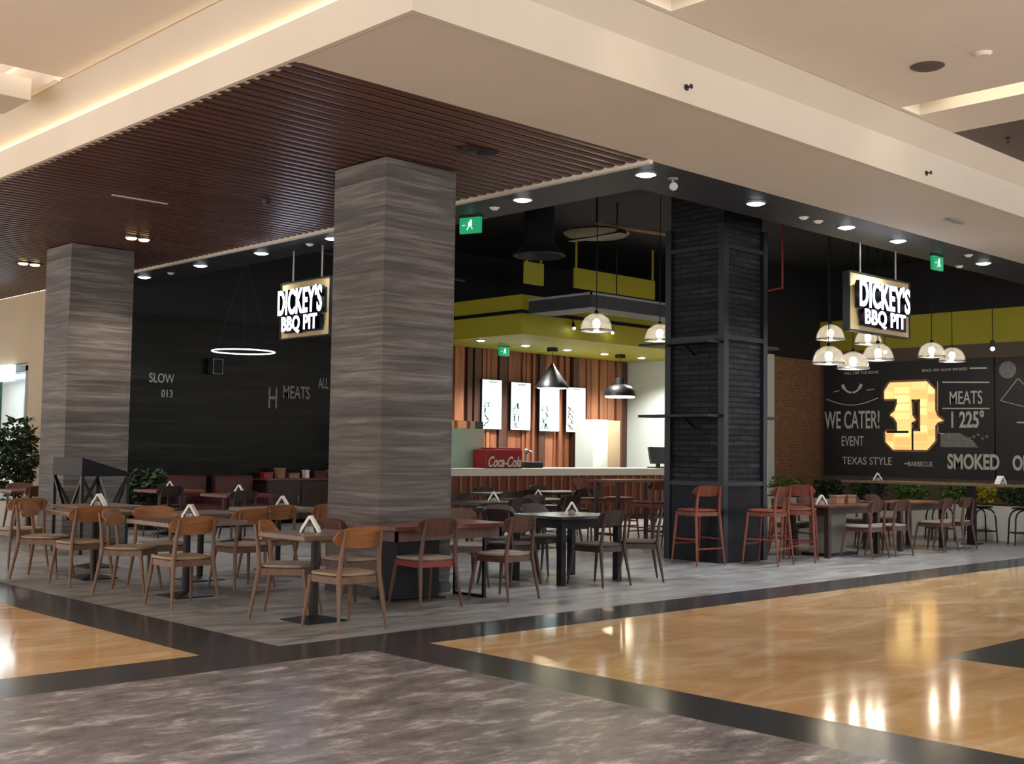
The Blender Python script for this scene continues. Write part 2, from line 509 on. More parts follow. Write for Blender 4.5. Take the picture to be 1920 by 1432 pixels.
t = thing('dark_pillar', 'black ledgestone pillar framed in dark steel beside the counter', 'pillar', (13.705, 10.19, 0))
h = .455
b = MB(); b.box(-h, h, -h, h, 1.08, 6.0); b.build('ledgestone_cladding', dk_stone, t)
b = MB(); b.box(-h - .03, h + .03, -h - .03, h + .03, 0, 1.05); b.build('lower_panel', navy_box, t, bevel=.005)
fr = MB()
for sx in (-1, 1):
    for sy in (-1, 1):
        fr.box(sx * (h + .005) - .05, sx * (h + .005) + .05, sy * (h + .005) - .05, sy * (h + .005) + .05, 0.0, 4.6)
for z in (1.06, 3.05, 4.3):
    for s in (-1, 1):
        fr.box(-h, h, s * (h + .02) - .03, s * (h + .02) + .03, z - .03, z + .03)
        fr.box(s * (h + .02) - .03, s * (h + .02) + .03, -h, h, z - .03, z + .03)
fr.build('steel_frame', steel_blk, t)
for z in (1.98, 2.98):
    s = MB()
    s.box(-h - .34, -h - .03, -h, h + .3, z - .018, z + .018)
    s.box(h + .03, h + .42, -h, h, z - .018, z + .018)
    s.bar((-h - .03, 0, z - .16), (-h - .26, 0, z - .02), .025)
    s.bar((h + .03, 0, z - .16), (h + .3, 0, z - .02), .025)
    s.build('steel_ledge', iron, t)

# ------------------------------------------------------------------ chairs
def seat_mesh(w=.46, d=.44, z=.43, th=.035):
    b = MB()
    N = 28
    def ring(k, zz, dz=0):
        out = []
        for i in range(N):
            a = 2 * PI * i / N
            ca, sa = math.cos(a), math.sin(a)
            r = (abs(ca) ** 4 + abs(sa) ** 4) ** -.25
            xx = ca * r * w / 2 * k; yy = sa * r * d / 2 * k
            xx *= 1 + .06 * (yy / d)
            out.append(b.bm.verts.new((xx, yy, zz + dz)))
        return out
    rings = [ring(.93, z), ring(1, z + th * .4), ring(.98, z + th * .85), ring(.85, z + th), ring(.45, z + th - .008)]
    for A, B in zip(rings, rings[1:]):
        for i in range(N):
            b.bm.faces.new((A[i], A[(i + 1) % N], B[(i + 1) % N], B[i]))
    b.bm.faces.new(rings[0][::-1]); b.bm.faces.new(rings[-1])
    return b

def back_mesh(w=.47, z=.745, hh=.09, y=-.232, curve=.05, th=.014):
    b = MB()
    NU, NV = 16, 5
    def P(u, v, off):
        k = (max(0, 1 - abs(u) ** 3.2)) ** .5
        k = .22 + .78 * k
        return (u * w / 2, y + curve * u * u + off - .02 * v, z + v * hh * k)
    G = []
    for off in (-th / 2, th / 2):
        G.append([[b.bm.verts.new(P(-1 + 2 * i / NU, -1 + 2 * j / NV, off)) for j in range(NV + 1)] for i in range(NU + 1)])
    A, B = G
    for i in range(NU):
        for j in range(NV):
            b.bm.faces.new((A[i][j], A[i][j + 1], A[i + 1][j + 1], A[i + 1][j]))
            b.bm.faces.new((B[i][j], B[i + 1][j], B[i + 1][j + 1], B[i][j + 1]))
    for i in range(NU):
        for j in (0, NV):
            b.bm.faces.new((A[i][j], A[i + 1][j], B[i + 1][j], B[i][j]))
    for j in range(NV):
        for i in (0, NU):
            b.bm.faces.new((A[i][j], B[i][j], B[i][j + 1], A[i][j + 1]))
    return b

def make_chair(name, label, legm, seatm, backm, apronm, sz=.43, top=.80, group='cafe chairs', hh=.09):
    t = thing(name, label, 'chair' if sz < .6 else 'bar chair', (0, 0, 0), 0, group)
    seat_mesh(z=sz).build('seat', seatm, t, smooth=True)
    fz0, fz1 = sz - .055, sz
    f = MB()
    f.box(-.2, .2, .165, .187, fz0, fz1); f.box(-.2, .2, -.205, -.183, fz0, fz1)
    f.box(-.207, -.185, -.2, .18, fz0, fz1); f.box(.185, .207, -.2, .18, fz0, fz1)
    f.build('seat_frame', apronm, t)
    for s in (-1, 1):
        MB().tube([(s * .235, .245, 0), (s * .212, .205, sz * .6), (s * .195, .18, sz)], [.011, .018, .02], 10).build('leg', legm, t, smooth=True)
        MB().tube([(s * .238, -.275, 0), (s * .215, -.235, sz * .55), (s * .198, -.205, sz), (s * .186, -.225, sz + .2), (s * .175, -.258, top)],
                  [.011, .018, .022, .018, .013], 10).build('leg', legm, t, smooth=True)
    back_mesh(z=top - .055, hh=hh).build('backrest', backm, t, smooth=True)
    if sz > .6:
        r = MB()
        r.tube([(-.222, .224, .27), (.222, .224, .27)], .011, 8); r.tube([(-.228, -.25, .22), (.228, -.25, .22)], .011, 8)
        for s in (-1, 1):
            r.tube([(s * .224, .226, .34), (s * .222, -.248, .34)], .011, 8)
        r.build('foot_rail', legm, t, smooth=True)
    return t

PROTO = {}
def chair(kind, x, y, deg, label, group):
    a = R(deg)
    if kind not in PROTO:
        k = {'oak': ('dining_chair', oak_leg, oak_seat, oak, oak_leg, .43, .80, .085),
             'walnut': ('dining_chair', walnut, grey_pad, walnut, walnut, .43, .80, .085),
             'redapron': ('dining_chair', walnut, grey_pad, walnut, red_pad, .43, .80, .085),
             'dark': ('dining_chair', dark_wood, dark_pad, dark_wood, dark_wood, .43, .80, .085),
             'bar': ('bar_chair', redwood, redwood, redwood, redwood, .70, 1.03, .07)}[kind]
        t = make_chair(k[0], label, k[1], k[2], k[3], k[4], k[5], k[6], group, k[7])
        t.location = (x, y, 0); t.rotation_euler.z = a
        PROTO[kind] = t
        return t
    return dup(PROTO[kind], (x, y, 0), a, label, group)

G1 = 'oak cafe chairs on the left of the terrace'
chair('oak', 5.86, 8.10, 0, 'oak chair nearest the camera, its orange-brown curved backrest towards us', G1)
chair('oak', 5.87, 8.93, -138, 'oak chair seen in profile at the left of the nearest square table', G1)
chair('oak', 5.50, 10.13, 0, 'oak chair backing us at the near side of the second table on the left', G1)
chair('oak', 6.69, 11.07, 0, 'oak chair with rounded orange backrest just right of the second square table', G1)
chair('oak', 5.60, 11.37, -138, 'oak chair in profile with pale seat, left of the second square table', G1)
chair('oak', 6.08, 11.66, 175, 'oak chair facing us behind the second table, pale seat edge showing under the top', G1)
chair('oak', 5.52, 12.32, 0, 'oak chair with orange backrest at the near side of the far-left table', G1)
chair('oak', 5.50, 13.22, -135, 'oak chair in profile at the left picture edge with seat fully visible', G1)
chair('oak', 5.78, 14.62, 0, 'brown chair at the left picture edge behind the far-left table, wide backrest', G1)
chair('oak', 7.42, 11.72, 5, 'brown chair with rounded backrest left of the middle pillar, before a table with napkins', G1)
chair('oak', 8.12, 11.70, -4, 'brown chair half hidden by the left edge of the middle stone pillar', G1)
G2 = 'walnut chairs around the terrace pillar'
chair('redapron', 7.28, 8.78, -4, 'dark chair with a red apron under its seat, front of the middle pillar', G2)
chair('walnut', 8.24, 8.72, 6, 'walnut chair with grey seat pad, right end of the long red-brown table', G2)
chair('walnut', 8.62, 9.78, 158, 'dark walnut chair with broad rounded backrest, right of the middle pillar facing us', G2)
chair('walnut', 6.66, 9.12, -90, 'walnut chair tucked at the left end of the long red-brown table', G2)
G3 = 'espresso chairs around the black table'
chair('dark', 9.93, 8.98, 2, 'black-brown chair with its back to us in front of the black square table', G3)
chair('dark', 10.66, 9.04, 48, 'black-brown chair with curved legs at the right end of the black table', G3)
chair('dark', 9.72, 10.18, 178, 'dark chair behind the black square table, left of the two', G3)
chair('dark', 10.34, 10.20, 184, 'dark chair behind the black square table, right of the two', G3)
chair('dark', 9.20, 9.62, -84, 'dark chair at the left end of the black square table', G3)
G4 = 'walnut chairs along the right side'
chair('walnut', 15.80, 9.10, 0, 'red-brown chair, left of the pair before the first long table right of the dark pillar', G4)
chair('walnut', 16.42, 9.06, -3, 'red-brown chair, right of the pair before the first long table right of the dark pillar', G4)
chair('walnut', 15.62, 10.18, 180, 'chair with pale brown back behind the first long table, beside its left corner', G4)
chair('walnut', 16.30, 10.18, 180, 'chair with pale brown back behind the first long table, near its right corner', G4)
chair('walnut', 17.95, 9.10, 0, 'dark chair, left one before the far right long table', G4)
chair('walnut', 18.55, 9.08, 4, 'dark chair, right one before the far right long table', G4)
chair('walnut', 17.62, 10.18, 180, 'chair behind the far right long table, left of the two', G4)
chair('walnut', 18.30, 10.18, 180, 'chair behind the far right long table, right of the two', G4)
G5 = 'dark chairs in the middle of the restaurant'
mid = [(11.45, 12.0, 0, 'dark chair backing us at the first inner table behind the black table'),
       (11.75, 13.2, 180, 'dark chair facing us behind the first inner table'),
       (12.3, 12.6, 90, 'dark chair at the right end of the first inner table'),
       (12.85, 12.4, 4, 'dark chair backing us at the second inner table, before the batten counter front'),
       (13.2, 13.6, 180, 'dark chair facing us behind the second inner table'),
       (14.1, 14.55, 0, 'dark chair backing us at the inner table closest to the counter on the left'),
       (14.6, 15.8, 180, 'dark chair facing us at the inner table closest to the counter on the left'),
       (15.75, 14.8, 0, 'dark chair backing us at the inner table closest to the counter on the right'),
       (16.2, 16.0, 180, 'dark chair facing us at the inner table closest to the counter on the right')]
for x, y, a, l in mid:
    chair('dark', x, y, a, l, G5)
G6 = 'chairs deep on the left side'
for x, y, a, l in [(9.5, 15.9, 0, 'dark chair before the table with a napkin stand under the dark plank wall'),
                   (10.25, 17.0, 180, 'dark chair behind the table with a napkin stand under the dark plank wall'),
                   (9.45, 18.05, 0, 'dark chair before the red table right of the host stand'),
                   (10.2, 19.1, 180, 'dark chair behind the red table right of the host stand')]:
    chair('dark', x, y, a, l, G6)
for x, y, a, l in [(7.62, 18.75, 0, 'red-brown chair at the left picture edge before the reddish far table'),
                   (7.95, 20.0, 180, 'red-brown chair at the left picture edge behind the reddish far table')]:
    chair('walnut', x, y, a, l, G6)
G7 = 'tall red-brown bar chairs'
for x, y, a, l in [(12.86, 9.86, -12, 'tall bar chair against the left face of the dark pillar'),
                   (13.62, 9.28, 8, 'tall bar chair backing us before the right face of the dark pillar'),
                   (14.42, 9.30, -62, 'tall red-brown bar chair standing alone just right of the dark pillar'),
                   (14.95, 9.78, -20, 'tall red-brown bar chair with splayed legs, rightmost of those beside the dark pillar'),
                   (14.55, 10.45, 150, 'tall bar chair behind the others right of the dark pillar, facing us'),
                   (14.25, 11.85, 0, 'tall bar chair before the high table left of the dark pillar, left one'),
                   (14.9, 11.7, 0, 'tall bar chair before the high table left of the dark pillar, right one'),
                   (14.4, 13.2, 180, 'tall bar chair behind the high table left of the dark pillar, left one'),
                   (15.1, 13.2, 180, 'tall bar chair behind the high table left of the dark pillar, right one')]:
    chair('bar', x, y, a, l, G7)

# ------------------------------------------------------------------ tables
def ped_table(x, y, w, d, topm, label, group, rz=0, base='plate', h=.745):
    t = thing('cafe_table', label, 'table', (x, y, 0), rz, group)
    b = MB(); b.box(-w / 2, w / 2, -d / 2, d / 2, h - .045, h); b.build('table_top', topm, t, bevel=.008)
    if base == 'plate':
        MB().tube([(0, 0, .03), (0, 0, h - .05)], .036, 14).build('column', iron, t, smooth=True)
        b = MB(); b.prism([(-.2, -.2), (.2, -.2), (.2, .2), (-.2, .2)], .012, lambda u, v, z: (u, v, z))
        bb = b.bm
        vs = [bb.verts.new((u * k, v * k, zz)) for k, zz in ((.19, .0125), (.05, .045)) for u, v in ((-1, -1), (1, -1), (1, 1), (-1, 1))]
        for i in range(4):
            bb.faces.new((vs[i], vs[(i + 1) % 4], vs[4 + (i + 1) % 4], vs[4 + i]))
        bb.faces.new(vs[4:])
        b.build('base_plate', iron, t)
        b = MB(); b.bar((-w / 2 + .1, 0, h - .055), (w / 2 - .1, 0, h - .055), .05, .02); b.bar((0, -d / 2 + .1, h - .0551), (0, d / 2 - .1, h - .0551), .05, .02)
        b.build('top_bracket', iron, t)
    return t
GT = 'oak pedestal tables'
ped_table(5.9, 8.58, .70, .70, oak_top, 'square brown table on a black column nearest the camera', GT)
ped_table(5.88, 10.75, .86, .86, oak_top, 'square brown table on a black pedestal, second from the camera on the left', GT)
ped_table(5.88, 12.82, .80, .80, oak_top, 'square brown table at the far left, third from the camera', GT)
ped_table(6.72, 11.98, .70, .70, oak_top, 'small brown table behind the chair that stands right of the second table', GT)
ped_table(6.45, 14.0, .80, .80, oak_top, 'brown table with a white napkin stand in front of the host stand', GT)
ped_table(8.0, 12.42, .90, .80, oak_top, 'brown table with a white napkin stand just left of the middle pillar', GT)
ped_table(9.87, 16.46, .9, .8, walnut_top, 'dark table with a napkin stand below the dark plank wall', GT)
ped_table(9.8, 18.55, .9, .8, redwood, 'red table with a napkin stand right of the host stand', GT)
ped_table(7.8, 19.4, .9, .8, redwood, 'red-brown table at the far left edge below the shop front', GT)
GI = 'dark inner tables'
ped_table(11.6, 12.6, 1.0, .75, dark_wood, 'dark inner table directly behind the black square table', GI)
ped_table(13.0, 13.0, 1.0, .75, dark_wood, 'dark inner table in front of the batten counter, second row', GI)
ped_table(14.35, 15.2, 1.0, .75, dark_wood, 'dark inner table closest to the counter, left one', GI)
ped_table(15.95, 15.4, 1.0, .75, dark_wood, 'dark inner table closest to the counter, right one', GI)
# long table in front of the pillar: box pedestal and sled leg
t = thing('long_table', 'long red-brown table against the front of the middle stone pillar', 'table', (7.72, 9.09, 0))
b = MB(); b.box(-.80, .66, -.30, .32, .70, .745); b.build('table_top', walnut_top, t, bevel=.008)
b = MB(); b.box(-.74, .60, -.25, -.225, .60, .70); b.box(-.74, .60, .24, .265, .60, .70); b.box(-.74, -.715, -.25, .265, .60, .70); b.box(.575, .60, -.25, .265, .60, .70)
b.build('apron', walnut, t)
b = MB(); b.box(-.50, .02, .02, .34, .02, .60); b.build('box_pedestal', navy_box, t, bevel=.006)
b = MB(); b.box(-.56, .08, -.02, .36, 0, .02); b.build('base_plate', iron, t)
b = MB(); b.bar((.42, -.2, .012), (.42, .24, .012), .03, .024); b.bar((.42, -.2, .0), (.42, -.2, .7), .03); b.bar((.42, .24, 0), (.42, .24, .7), .03)
b.build('sled_leg', iron, t)
# black square table
def leg_table(name, x, y, w, d, topm, legm, label, group=None, ls=.075, h=.75):
    t = thing(name, label, 'table', (x, y, 0), 0, group)
    b = MB(); b.box(-w / 2, w / 2, -d / 2, d / 2, h - .035, h); b.build('table_top', topm, t, bevel=.006)
    b = MB(); i = .05
    b.box(-w / 2 + i, w / 2 - i, -d / 2 + i, -d / 2 + i + .025, h - .13, h - .035); b.box(-w / 2 + i, w / 2 - i, d / 2 - i - .025, d / 2 - i, h - .13, h - .035)
    b.box(-w / 2 + i, -w / 2 + i + .025, -d / 2 + i, d / 2 - i, h - .13, h - .035); b.box(w / 2 - i - .025, w / 2 - i, -d / 2 + i, d / 2 - i, h - .13, h - .035)
    b.build('apron', legm, t)
    for sx in (-1, 1):
        for sy in (-1, 1):
            cx, cy = sx * (w / 2 - .05 - ls / 2 + .02), sy * (d / 2 - .05 - ls / 2 + .02)
            b = MB(); b.box(cx - ls / 2, cx + ls / 2, cy - ls / 2, cy + ls / 2, 0, h - .036); b.build('leg', legm, t, bevel=.004)
    return t
leg_table('square_table', 10.0, 9.53, 1.06, .86, blk_top, navy_box, 'black square table with four thick legs and a bluish sheen on top')
GL = 'long red-brown tables on the right'
tt = leg_table('long_table', 15.88, 9.62, 1.5, .72, walnut_top, dark_wood, 'long red-brown table right of the dark pillar, white napkin stand at its left end', GL)
b = MB(); b.box(-.42, .1, -.12, .18, .04, .62); b.build('box_pedestal', grey_box, tt)
b = MB(); b.box(-.5, .3, -.2, .26, 0, .04); b.build('base_plate', iron, tt)
leg_table('long_table', 17.95, 9.62, 1.5, .72, walnut_top, dark_wood, 'long dark red table further right, before the tall plank table', GL)
# high tables
t = thing('high_table', 'tall narrow table left of the dark pillar with bar chairs round it', 'table', (14.62, 12.5, 0))
b = MB(); b.box(-.75, .75, -.3, .3, 1.0, 1.045); b.build('table_top', redwood, t, bevel=.006)
for sx in (-1, 1):
    b = MB(); b.bar((sx * .6, -.22, 0), (sx * .6, -.22, 1.0), .05); b.bar((sx * .6, .22, 0), (sx * .6, .22, 1.0), .05); b.bar((sx * .6, -.22, .2), (sx * .6, .22, .2), .04)
    b.build('leg', dark_wood, t)
t = thing('high_table', 'long tall plank table on black posts at the right, in front of the green planter', 'table', (19.75, 9.7, 0))
b = MB(); b.box(-.24, .24, -2.6, 2.0, .985, 1.03); b.build('table_top', oak_top, t, bevel=.006)
for y in (-2.2, -.35, 1.45):
    b = MB(); b.box(-.06, .06, y - .06, y + .06, 0.02, .985); b.box(-.2, .2, y - .1, y + .1, 0, .02); b.build('leg', iron, t)

# arched black stools
def stool(x, y, rz, label, first=None):
    if first: return dup(first, (x, y, 0), rz, label, 'arched black stools')
    t = thing('bar_stool', label, 'stool', (x, y, 0), rz, 'arched black stools')
    seat_mesh(.36, .36, .60, .03).build('seat', iron, t, smooth=True)
    for s in (-1, 1):
        pts = [(s * .2, -.2, 0), (s * .18, -.18, .45)]
        pts += [(s * .17, -.17 * math.cos(PI * k / 8), .47 + .125 * math.sin(PI * k / 8)) for k in range(0, 9)]
        pts += [(s * .18, .18, .45), (s * .2, .2, 0)]
        MB().tube(pts, .014, 8).build('leg_hoop', iron, t, smooth=True)
    b = MB()
    b.tube([(-.19, -.19, .2), (.19, -.19, .2), (.19, .19, .2), (-.19, .19, .2)], .01, 6, closed=True)
    b.build('brace', iron, t, smooth=True)
    return t
s0 = stool(20.4, 8.75, R(40), 'black arched metal stool at the right end, by the front of the white planter')
stool(20.4, 9.5, R(52), 'black arched metal stool, middle of the three by the tall plank table', s0)
stool(20.4, 10.25, R(44), 'black arched metal stool furthest left by the tall plank table', s0)

# ------------------------------------------------------------------ napkin stands
def napkin(x, y, z, deg, label, first=None):
    G = 'white napkin stands on tables'
    if first: return dup(first, (x, y, z), R(deg), label, G)
    t = thing('napkin_stand', label, 'napkin holder', (x, y, z), R(deg), G)
    b = MB()
    pr = [(-.085, 0), (-.07, 0), (0, .122), (.07, 0), (.085, 0), (.07, .045), (.012, .14), (-.012, .14), (-.07, .045)]
    b.prism(pr, .11, lambda u, v, w: (u, w - .055, v)); b.build('tent_holder', paper, t)
    b = MB(); b.prism([(-.045, .0), (.045, .0), (.028, .05), (-.028, .05)], .09, lambda u, v, w: (u, w - .045, v)); b.build('napkins', chalk_g, t)
    return t
n0 = napkin(5.88, 8.63, .745, -44, 'white tent napkin stand on the nearest brown table')
for x, y, z, a, l in [(6.02, 10.95, .745, -44, 'white tent napkin stand on the second table from the camera on the left'),
                      (6.4, 13.85, .745, -46, 'white tent napkin stand on the table before the black host stand'),
                      (8.05, 12.42, .745, -44, 'white tent napkin stand on the table just left of the middle pillar'),
                      (9.87, 16.46, .745, -38, 'white tent napkin stand below the dark plank wall'),
                      (9.8, 18.55, .745, -30, 'white tent napkin stand on the red table right of the host stand'),
                      (10.05, 9.5, .75, -46, 'white tent napkin stand on the black square table'),
                      (15.5, 9.62, .75, -46, 'white tent napkin stand on the long table right of the dark pillar'),
                      (19.75, 11.1, 1.03, -56, 'white arched napkin stand on the left half of the tall plank table'),
                      (19.75, 8.85, 1.03, -20, 'white napkin stand lying askew on the right half of the tall plank table'),
                      (13.0, 13.0, .745, -46, 'white napkin stand on the second inner table before the counter'),
                      (11.7, 12.6, .745, -46, 'white napkin stand on the inner table behind the black square table')]:
    napkin(x, y, z, a, l, n0)
# kraft menu boxes on the right table and plank
for (x, y, z, l) in [(16.0, 9.66, .75, 'brown card caddy on the long table right of the dark pillar, left one'), (16.32, 9.66, .75, 'brown card caddy on the long table right of the dark pillar, right one')]:
    b = MB(); b.box(-.11, .11, -.06, .06, 0, .1); b.box(-.12, .12, -.07, .07, .1, .125)
    tag(b.build('card_caddy', kraft, loc=(x, y, z), bevel=.003), l, 'caddy', 'card caddies')

# ------------------------------------------------------------------ host stand
t = thing('host_stand', 'black host stand with slanted top and crossed legs before the left pillar', 'stand', (6.96, 15.6, 0))
b = MB()
b.prism([(0, 1.05), (.68, 1.05), (.68, 1.10), (0, 1.30)], .95, lambda u, v, w: (u, w, v)); b.build('slanted_top', navy_box, t, bevel=.004)
for x in (.02, .66):
    for y in (.03, .92):
        b = MB(); b.box(x - .022, x + .022, y - .022, y + .022, 0, 1.05); b.build('leg', iron, t)
b = MB()
for y in (.03, .92):
    b.bar((.02, y, 1.03), (.34, y, .45), .035); b.bar((.66, y, 1.03), (.34, y, .45), .035); b.bar((.02, y, .12), (.66, y, .12), .03)
for x in (.02, .66):
    b.bar((x, .03, 1.03), (x, .475, .45), .035); b.bar((x, .92, 1.03), (x, .475, .45), .035); b.bar((x, .03, .12), (x, .92, .12), .03)
b.build('cross_brace', iron, t)

# ------------------------------------------------------------------ counter and what is on it
YC = 17.9
t = thing('service_counter', 'long service counter with white top and red-brown batten front', 'counter', (19.0, YC, 0))
b = MB(); b.box(-4.4, 4.6, -.02, .95, .965, 1.12); b.build('counter_top', mwhite, t, bevel=.006)
b = MB(); b.box(-4.3, 4.5, .10, .85, 0, .965); b.build('counter_body', slat_c, t)
b = MB(); x = -4.3
while x < 4.45:
    b.box(x, x + .05, .045, .10, 0.08, .96); x += .262
b.build('batten_front', [slat_a], t)
b = MB(); b.box(-4.3, 4.5, .08, .10, .08, .965); b.build('front_panel', redwood, t)
ZT = 1.12
t = thing('display_case', 'pale green display case with a glass top at the left end of the counter', 'display case', (16.0, 18.42, ZT))
b = MB(); b.box(-.6, .82, 0, .4, 0, .80); b.build('case_body', sea, t, bevel=.01)
b = MB(); b.box(-.6, .80, .02, .38, .80, .96); b.build('glass_top', glass, t)
t = thing('drink_cooler', 'red drinks cooler box with white script lettering on the counter', 'cooler', (16.95, 17.95, ZT))
b = MB(); b.box(-.5, .52, 0, .40, 0, .38); b.build('cooler_body', redpaint, t, bevel=.012)
b = MB(); b.box(-.28, .5, .03, .4, .38, .42); b.build('lid', redpaint, t, bevel=.008)
text_part('Coca-Cola', .30, T((-.0, -.003, .12)) @ FY, mwhite, t, sx=.72, bold=.006, shear=.35)
t = thing('drip_tray', 'low black tray with a shiny tap beside the red cooler', 'tap', (17.95, 18.15, ZT))
b = MB(); b.box(-.42, .35, 0, .4, 0, .13); b.build('tray', iron, t, bevel=.02)
MB().tube([(.02, .2, .12), (.02, .2, .3), (.02, .1, .36), (.02, .02, .33)], .025, 10).build('tap_spout', alu, t, smooth=True)
MB().sphere((.02, .2, .36), .05).build('tap_knob', alu, t, smooth=True)
t = thing('tall_cabinet', 'narrow white cabinet with a tan side behind the counter', 'cabinet', (21.72, 19.6, 0))
b = MB(); b.box(-.26, .27, 0, .6, 0, 2.27); b.build('white_door', white_wall, t, bevel=.004)
b = MB(); b.box(.27, .72, .0, .6, 0, 2.26); b.build('tan_side', beige_wall, t, bevel=.004)
t = thing('till_screen', 'grey till monitor at the right end of the counter', 'till', (22.35, 18.2, ZT))
b = MB(); b.box(-.3, .5, .1, .16, .1, .5, rot=Matrix.Rotation(-.2, 3, 'X')); b.build('monitor', duct_m, t, bevel=.006)
b = MB(); b.box(-.12, .3, .05, .35, 0, .03); b.box(.04, .14, .16, .22, .03, .25); b.build('foot', iron, t)

# menu screens on the batten wall
def screen(x, w, z0, z1, warm, seed, label):
    t = thing('menu_screen', label, 'screen', (x, YB - .2, z0), 0, 'menu screens over the counter')
    h_ = z1 - z0
    b = MB(); b.box(-w / 2 - .012, w / 2 + .012, .0, .06, -.012, h_ + .012); b.build('bezel', iron, t)
    b = MB(); b.box(-w / 2, w / 2, -.006, .0, 0, h_); b.build('lit_panel', e_screen2 if warm else e_screen, t)
    rr = random.Random(seed); b = MB()
    px0 = -w / 2
    for k in range(4):                      # sketched picture column and price rules
        z = h_ * (.05 + .13 * k)
        x0 = px0 + .02
        b.box(x0, x0 + w * .38, -.010, -.006, z, z + .012)
        for q in range(4):
            xa = x0 + w * .36 * rr.random(); b.bar((xa, -.008, z + .01), (x0 + w * .36 * rr.random(), -.008, z + h_ * .12), rr.uniform(.012, .05), .004)
    for z in (.22, .45, .70):
        b.box(px0 + w * .40, w / 2 - .03, -.010, -.006, h_ * z, h_ * z + .008)
    b.box(px0 + w * .40, px0 + w * .40 + .006, -.010, -.006, h_ * .05, h_ * .965)
    b.box(-w * .15, w * .25, -.010, -.006, h_ * .95, h_ * .965)
    b.build('menu_graphics', black, t)
screen(18.75, .60, 1.98, 3.11, False, 1, 'lit menu screen furthest left on the batten wall')
screen(19.68, .63, 1.98, 3.09, False, 2, 'lit menu screen second from left on the batten wall')
screen(20.65, .66, 1.97, 3.06, False, 5, 'lit menu screen third from left, below the black bottle-shaped lamp')
screen(21.58, .67, 1.97, 3.06, True, 9, 'lit menu screen furthest right on the batten wall')

# ------------------------------------------------------------------ chalkboard wall
t = thing('chalkboard_mural', 'large black chalkboard mural with white lettering on the right wall', 'mural', (25.985, 13.9, .98))
b = MB(); b.box(-.04, 0, -2.15, 2.12, 0.02, 2.72); b.build('left_board', board, t)
b = MB(); b.box(-.04, 0, -6.5, -2.18, 0.02, 1.09); b.build('lower_board', board, t)
b = MB(); b.box(-.045, 0, -6.5, -2.18, 1.12, 2.70); b.build('upper_board', board, t)
def W(y, z): return T((-.047, y - 13.9, z - .98)) @ FX
text_part('WE CATER!', .60, W(15.25, 2.32), chalk, t, sx=.48, bold=.004)
text_part('EVENT', .34, W(15.24, 1.82), chalk, t, sx=.60)
text_part('TEXAS STYLE', .26, W(14.86, 1.35), chalk, t, sx=.86)
text_part('BARBECUE', .16, W(13.5, 1.30), chalk, t, sx=.80)
text_part('MEATS', .42, W(12.4, 2.80), chalk, t, sx=.62, bold=.002)
text_part('1 225°', .50, W(12.38, 2.30), chalk, t, sx=.62, bold=.012)
text_part('SMOKED', .46, W(12.24, 1.36), chalk, t, sx=.66, bold=.014)
text_part('ON SITE', .44, W(10.85, 1.35), chalk, t, sx=.62, bold=.014)
text_part('FALL OFF THE BONE', .09, W(15.0, 3.47), chalk, t, sx=1.1)
text_part('SINCE 1941 SLOW SMOKED', .085, W(12.9, 3.46), chalk, t, sx=1.05)
ch = MB()
def stroke(pts, w=.012, mb=None):
    mb = mb or ch
    for (y0, z0), (y1, z1) in zip(pts, pts[1:]):
        mb.bar((-.048, y0 - 13.9, z0 - .98), (-.048, y1 - 13.9, z1 - .98), .008, w)
stroke([(12.95, 3.18), (11.85, 3.14)], .03); stroke([(12.95, 2.58), (11.85, 2.56)], .03)
stroke([(13.06, 3.2), (13.06, 2.02), (12.92, 2.0)], .02)
stroke([(12.3, 3.47), (11.9, 3.46)], .035)
stroke([(15.95, 2.86 - .0)] + [(15.95 - k * .14, 2.86 - .16 * math.sin(PI * k / 10)) for k in range(1, 11)], .018)
stroke([(15.75, 3.03), (15.6, 3.06)], .02); stroke([(14.85, 3.05), (14.65, 3.07)], .02)
stroke([(13.9, 1.31), (13.75, 1.31)], .03)
ch.build('chalk_lines', chalk, t)
bh = MB()                                           # curved pair of horns
for s in (-1, 1):
    pts = [(s * .02, 3.0), (s * .12, 3.03), (s * .2, 3.1), (s * .26, 3.2)]
    stroke([(15.25 + a, z) for a, z in pts[:3]], .045, bh); stroke([(15.25 + a, z) for a, z in pts[2:]], .075, bh)
bh.build('horns_drawing', chalk, t)
pc = MB()
pc.prism([(13.0, 1.70), (13.0, 2.02), (12.55, 2.02), (12.25, 1.86), (12.12, 1.70)], .004, lambda u, v, w: (-.042 - w, u - 13.9, v - .98))
for k in range(5):
    yy = 12.32 - .1 * k; pc.sphere((-.04, yy - 13.9, 1.9 + .04 * (k % 3) - .98), .035, 8)
pc.build('cut_meat_drawing', chalk_g, t)
mo = MB(); mo.lathe([(0, 0), (.19, 0), (.19, .004), (0, .004)], n=28)
for v in mo.bm.verts: v.co = Vector((-.046 - v.co.z, v.co.y + 11.44 - 13.9, v.co.x + 3.4 - .98))
mo.build('moon_drawing', chalk_g, t)
sk = MB()
stroke([(11.22, 3.2), (11.6, 2.73), (10.95, 2.55), (10.2, 2.4)], .014, sk); stroke([(11.2, 3.2), (11.1, 3.08), (10.6, 2.98), (10.0, 3.0)], .014, sk)
stroke([(11.25, 2.25), (11.05, 2.24)], .03, sk); stroke([(10.2, 2.4), (9.8, 3.1)], .014, sk)
sk.build('pennant_drawing', chalk, t)

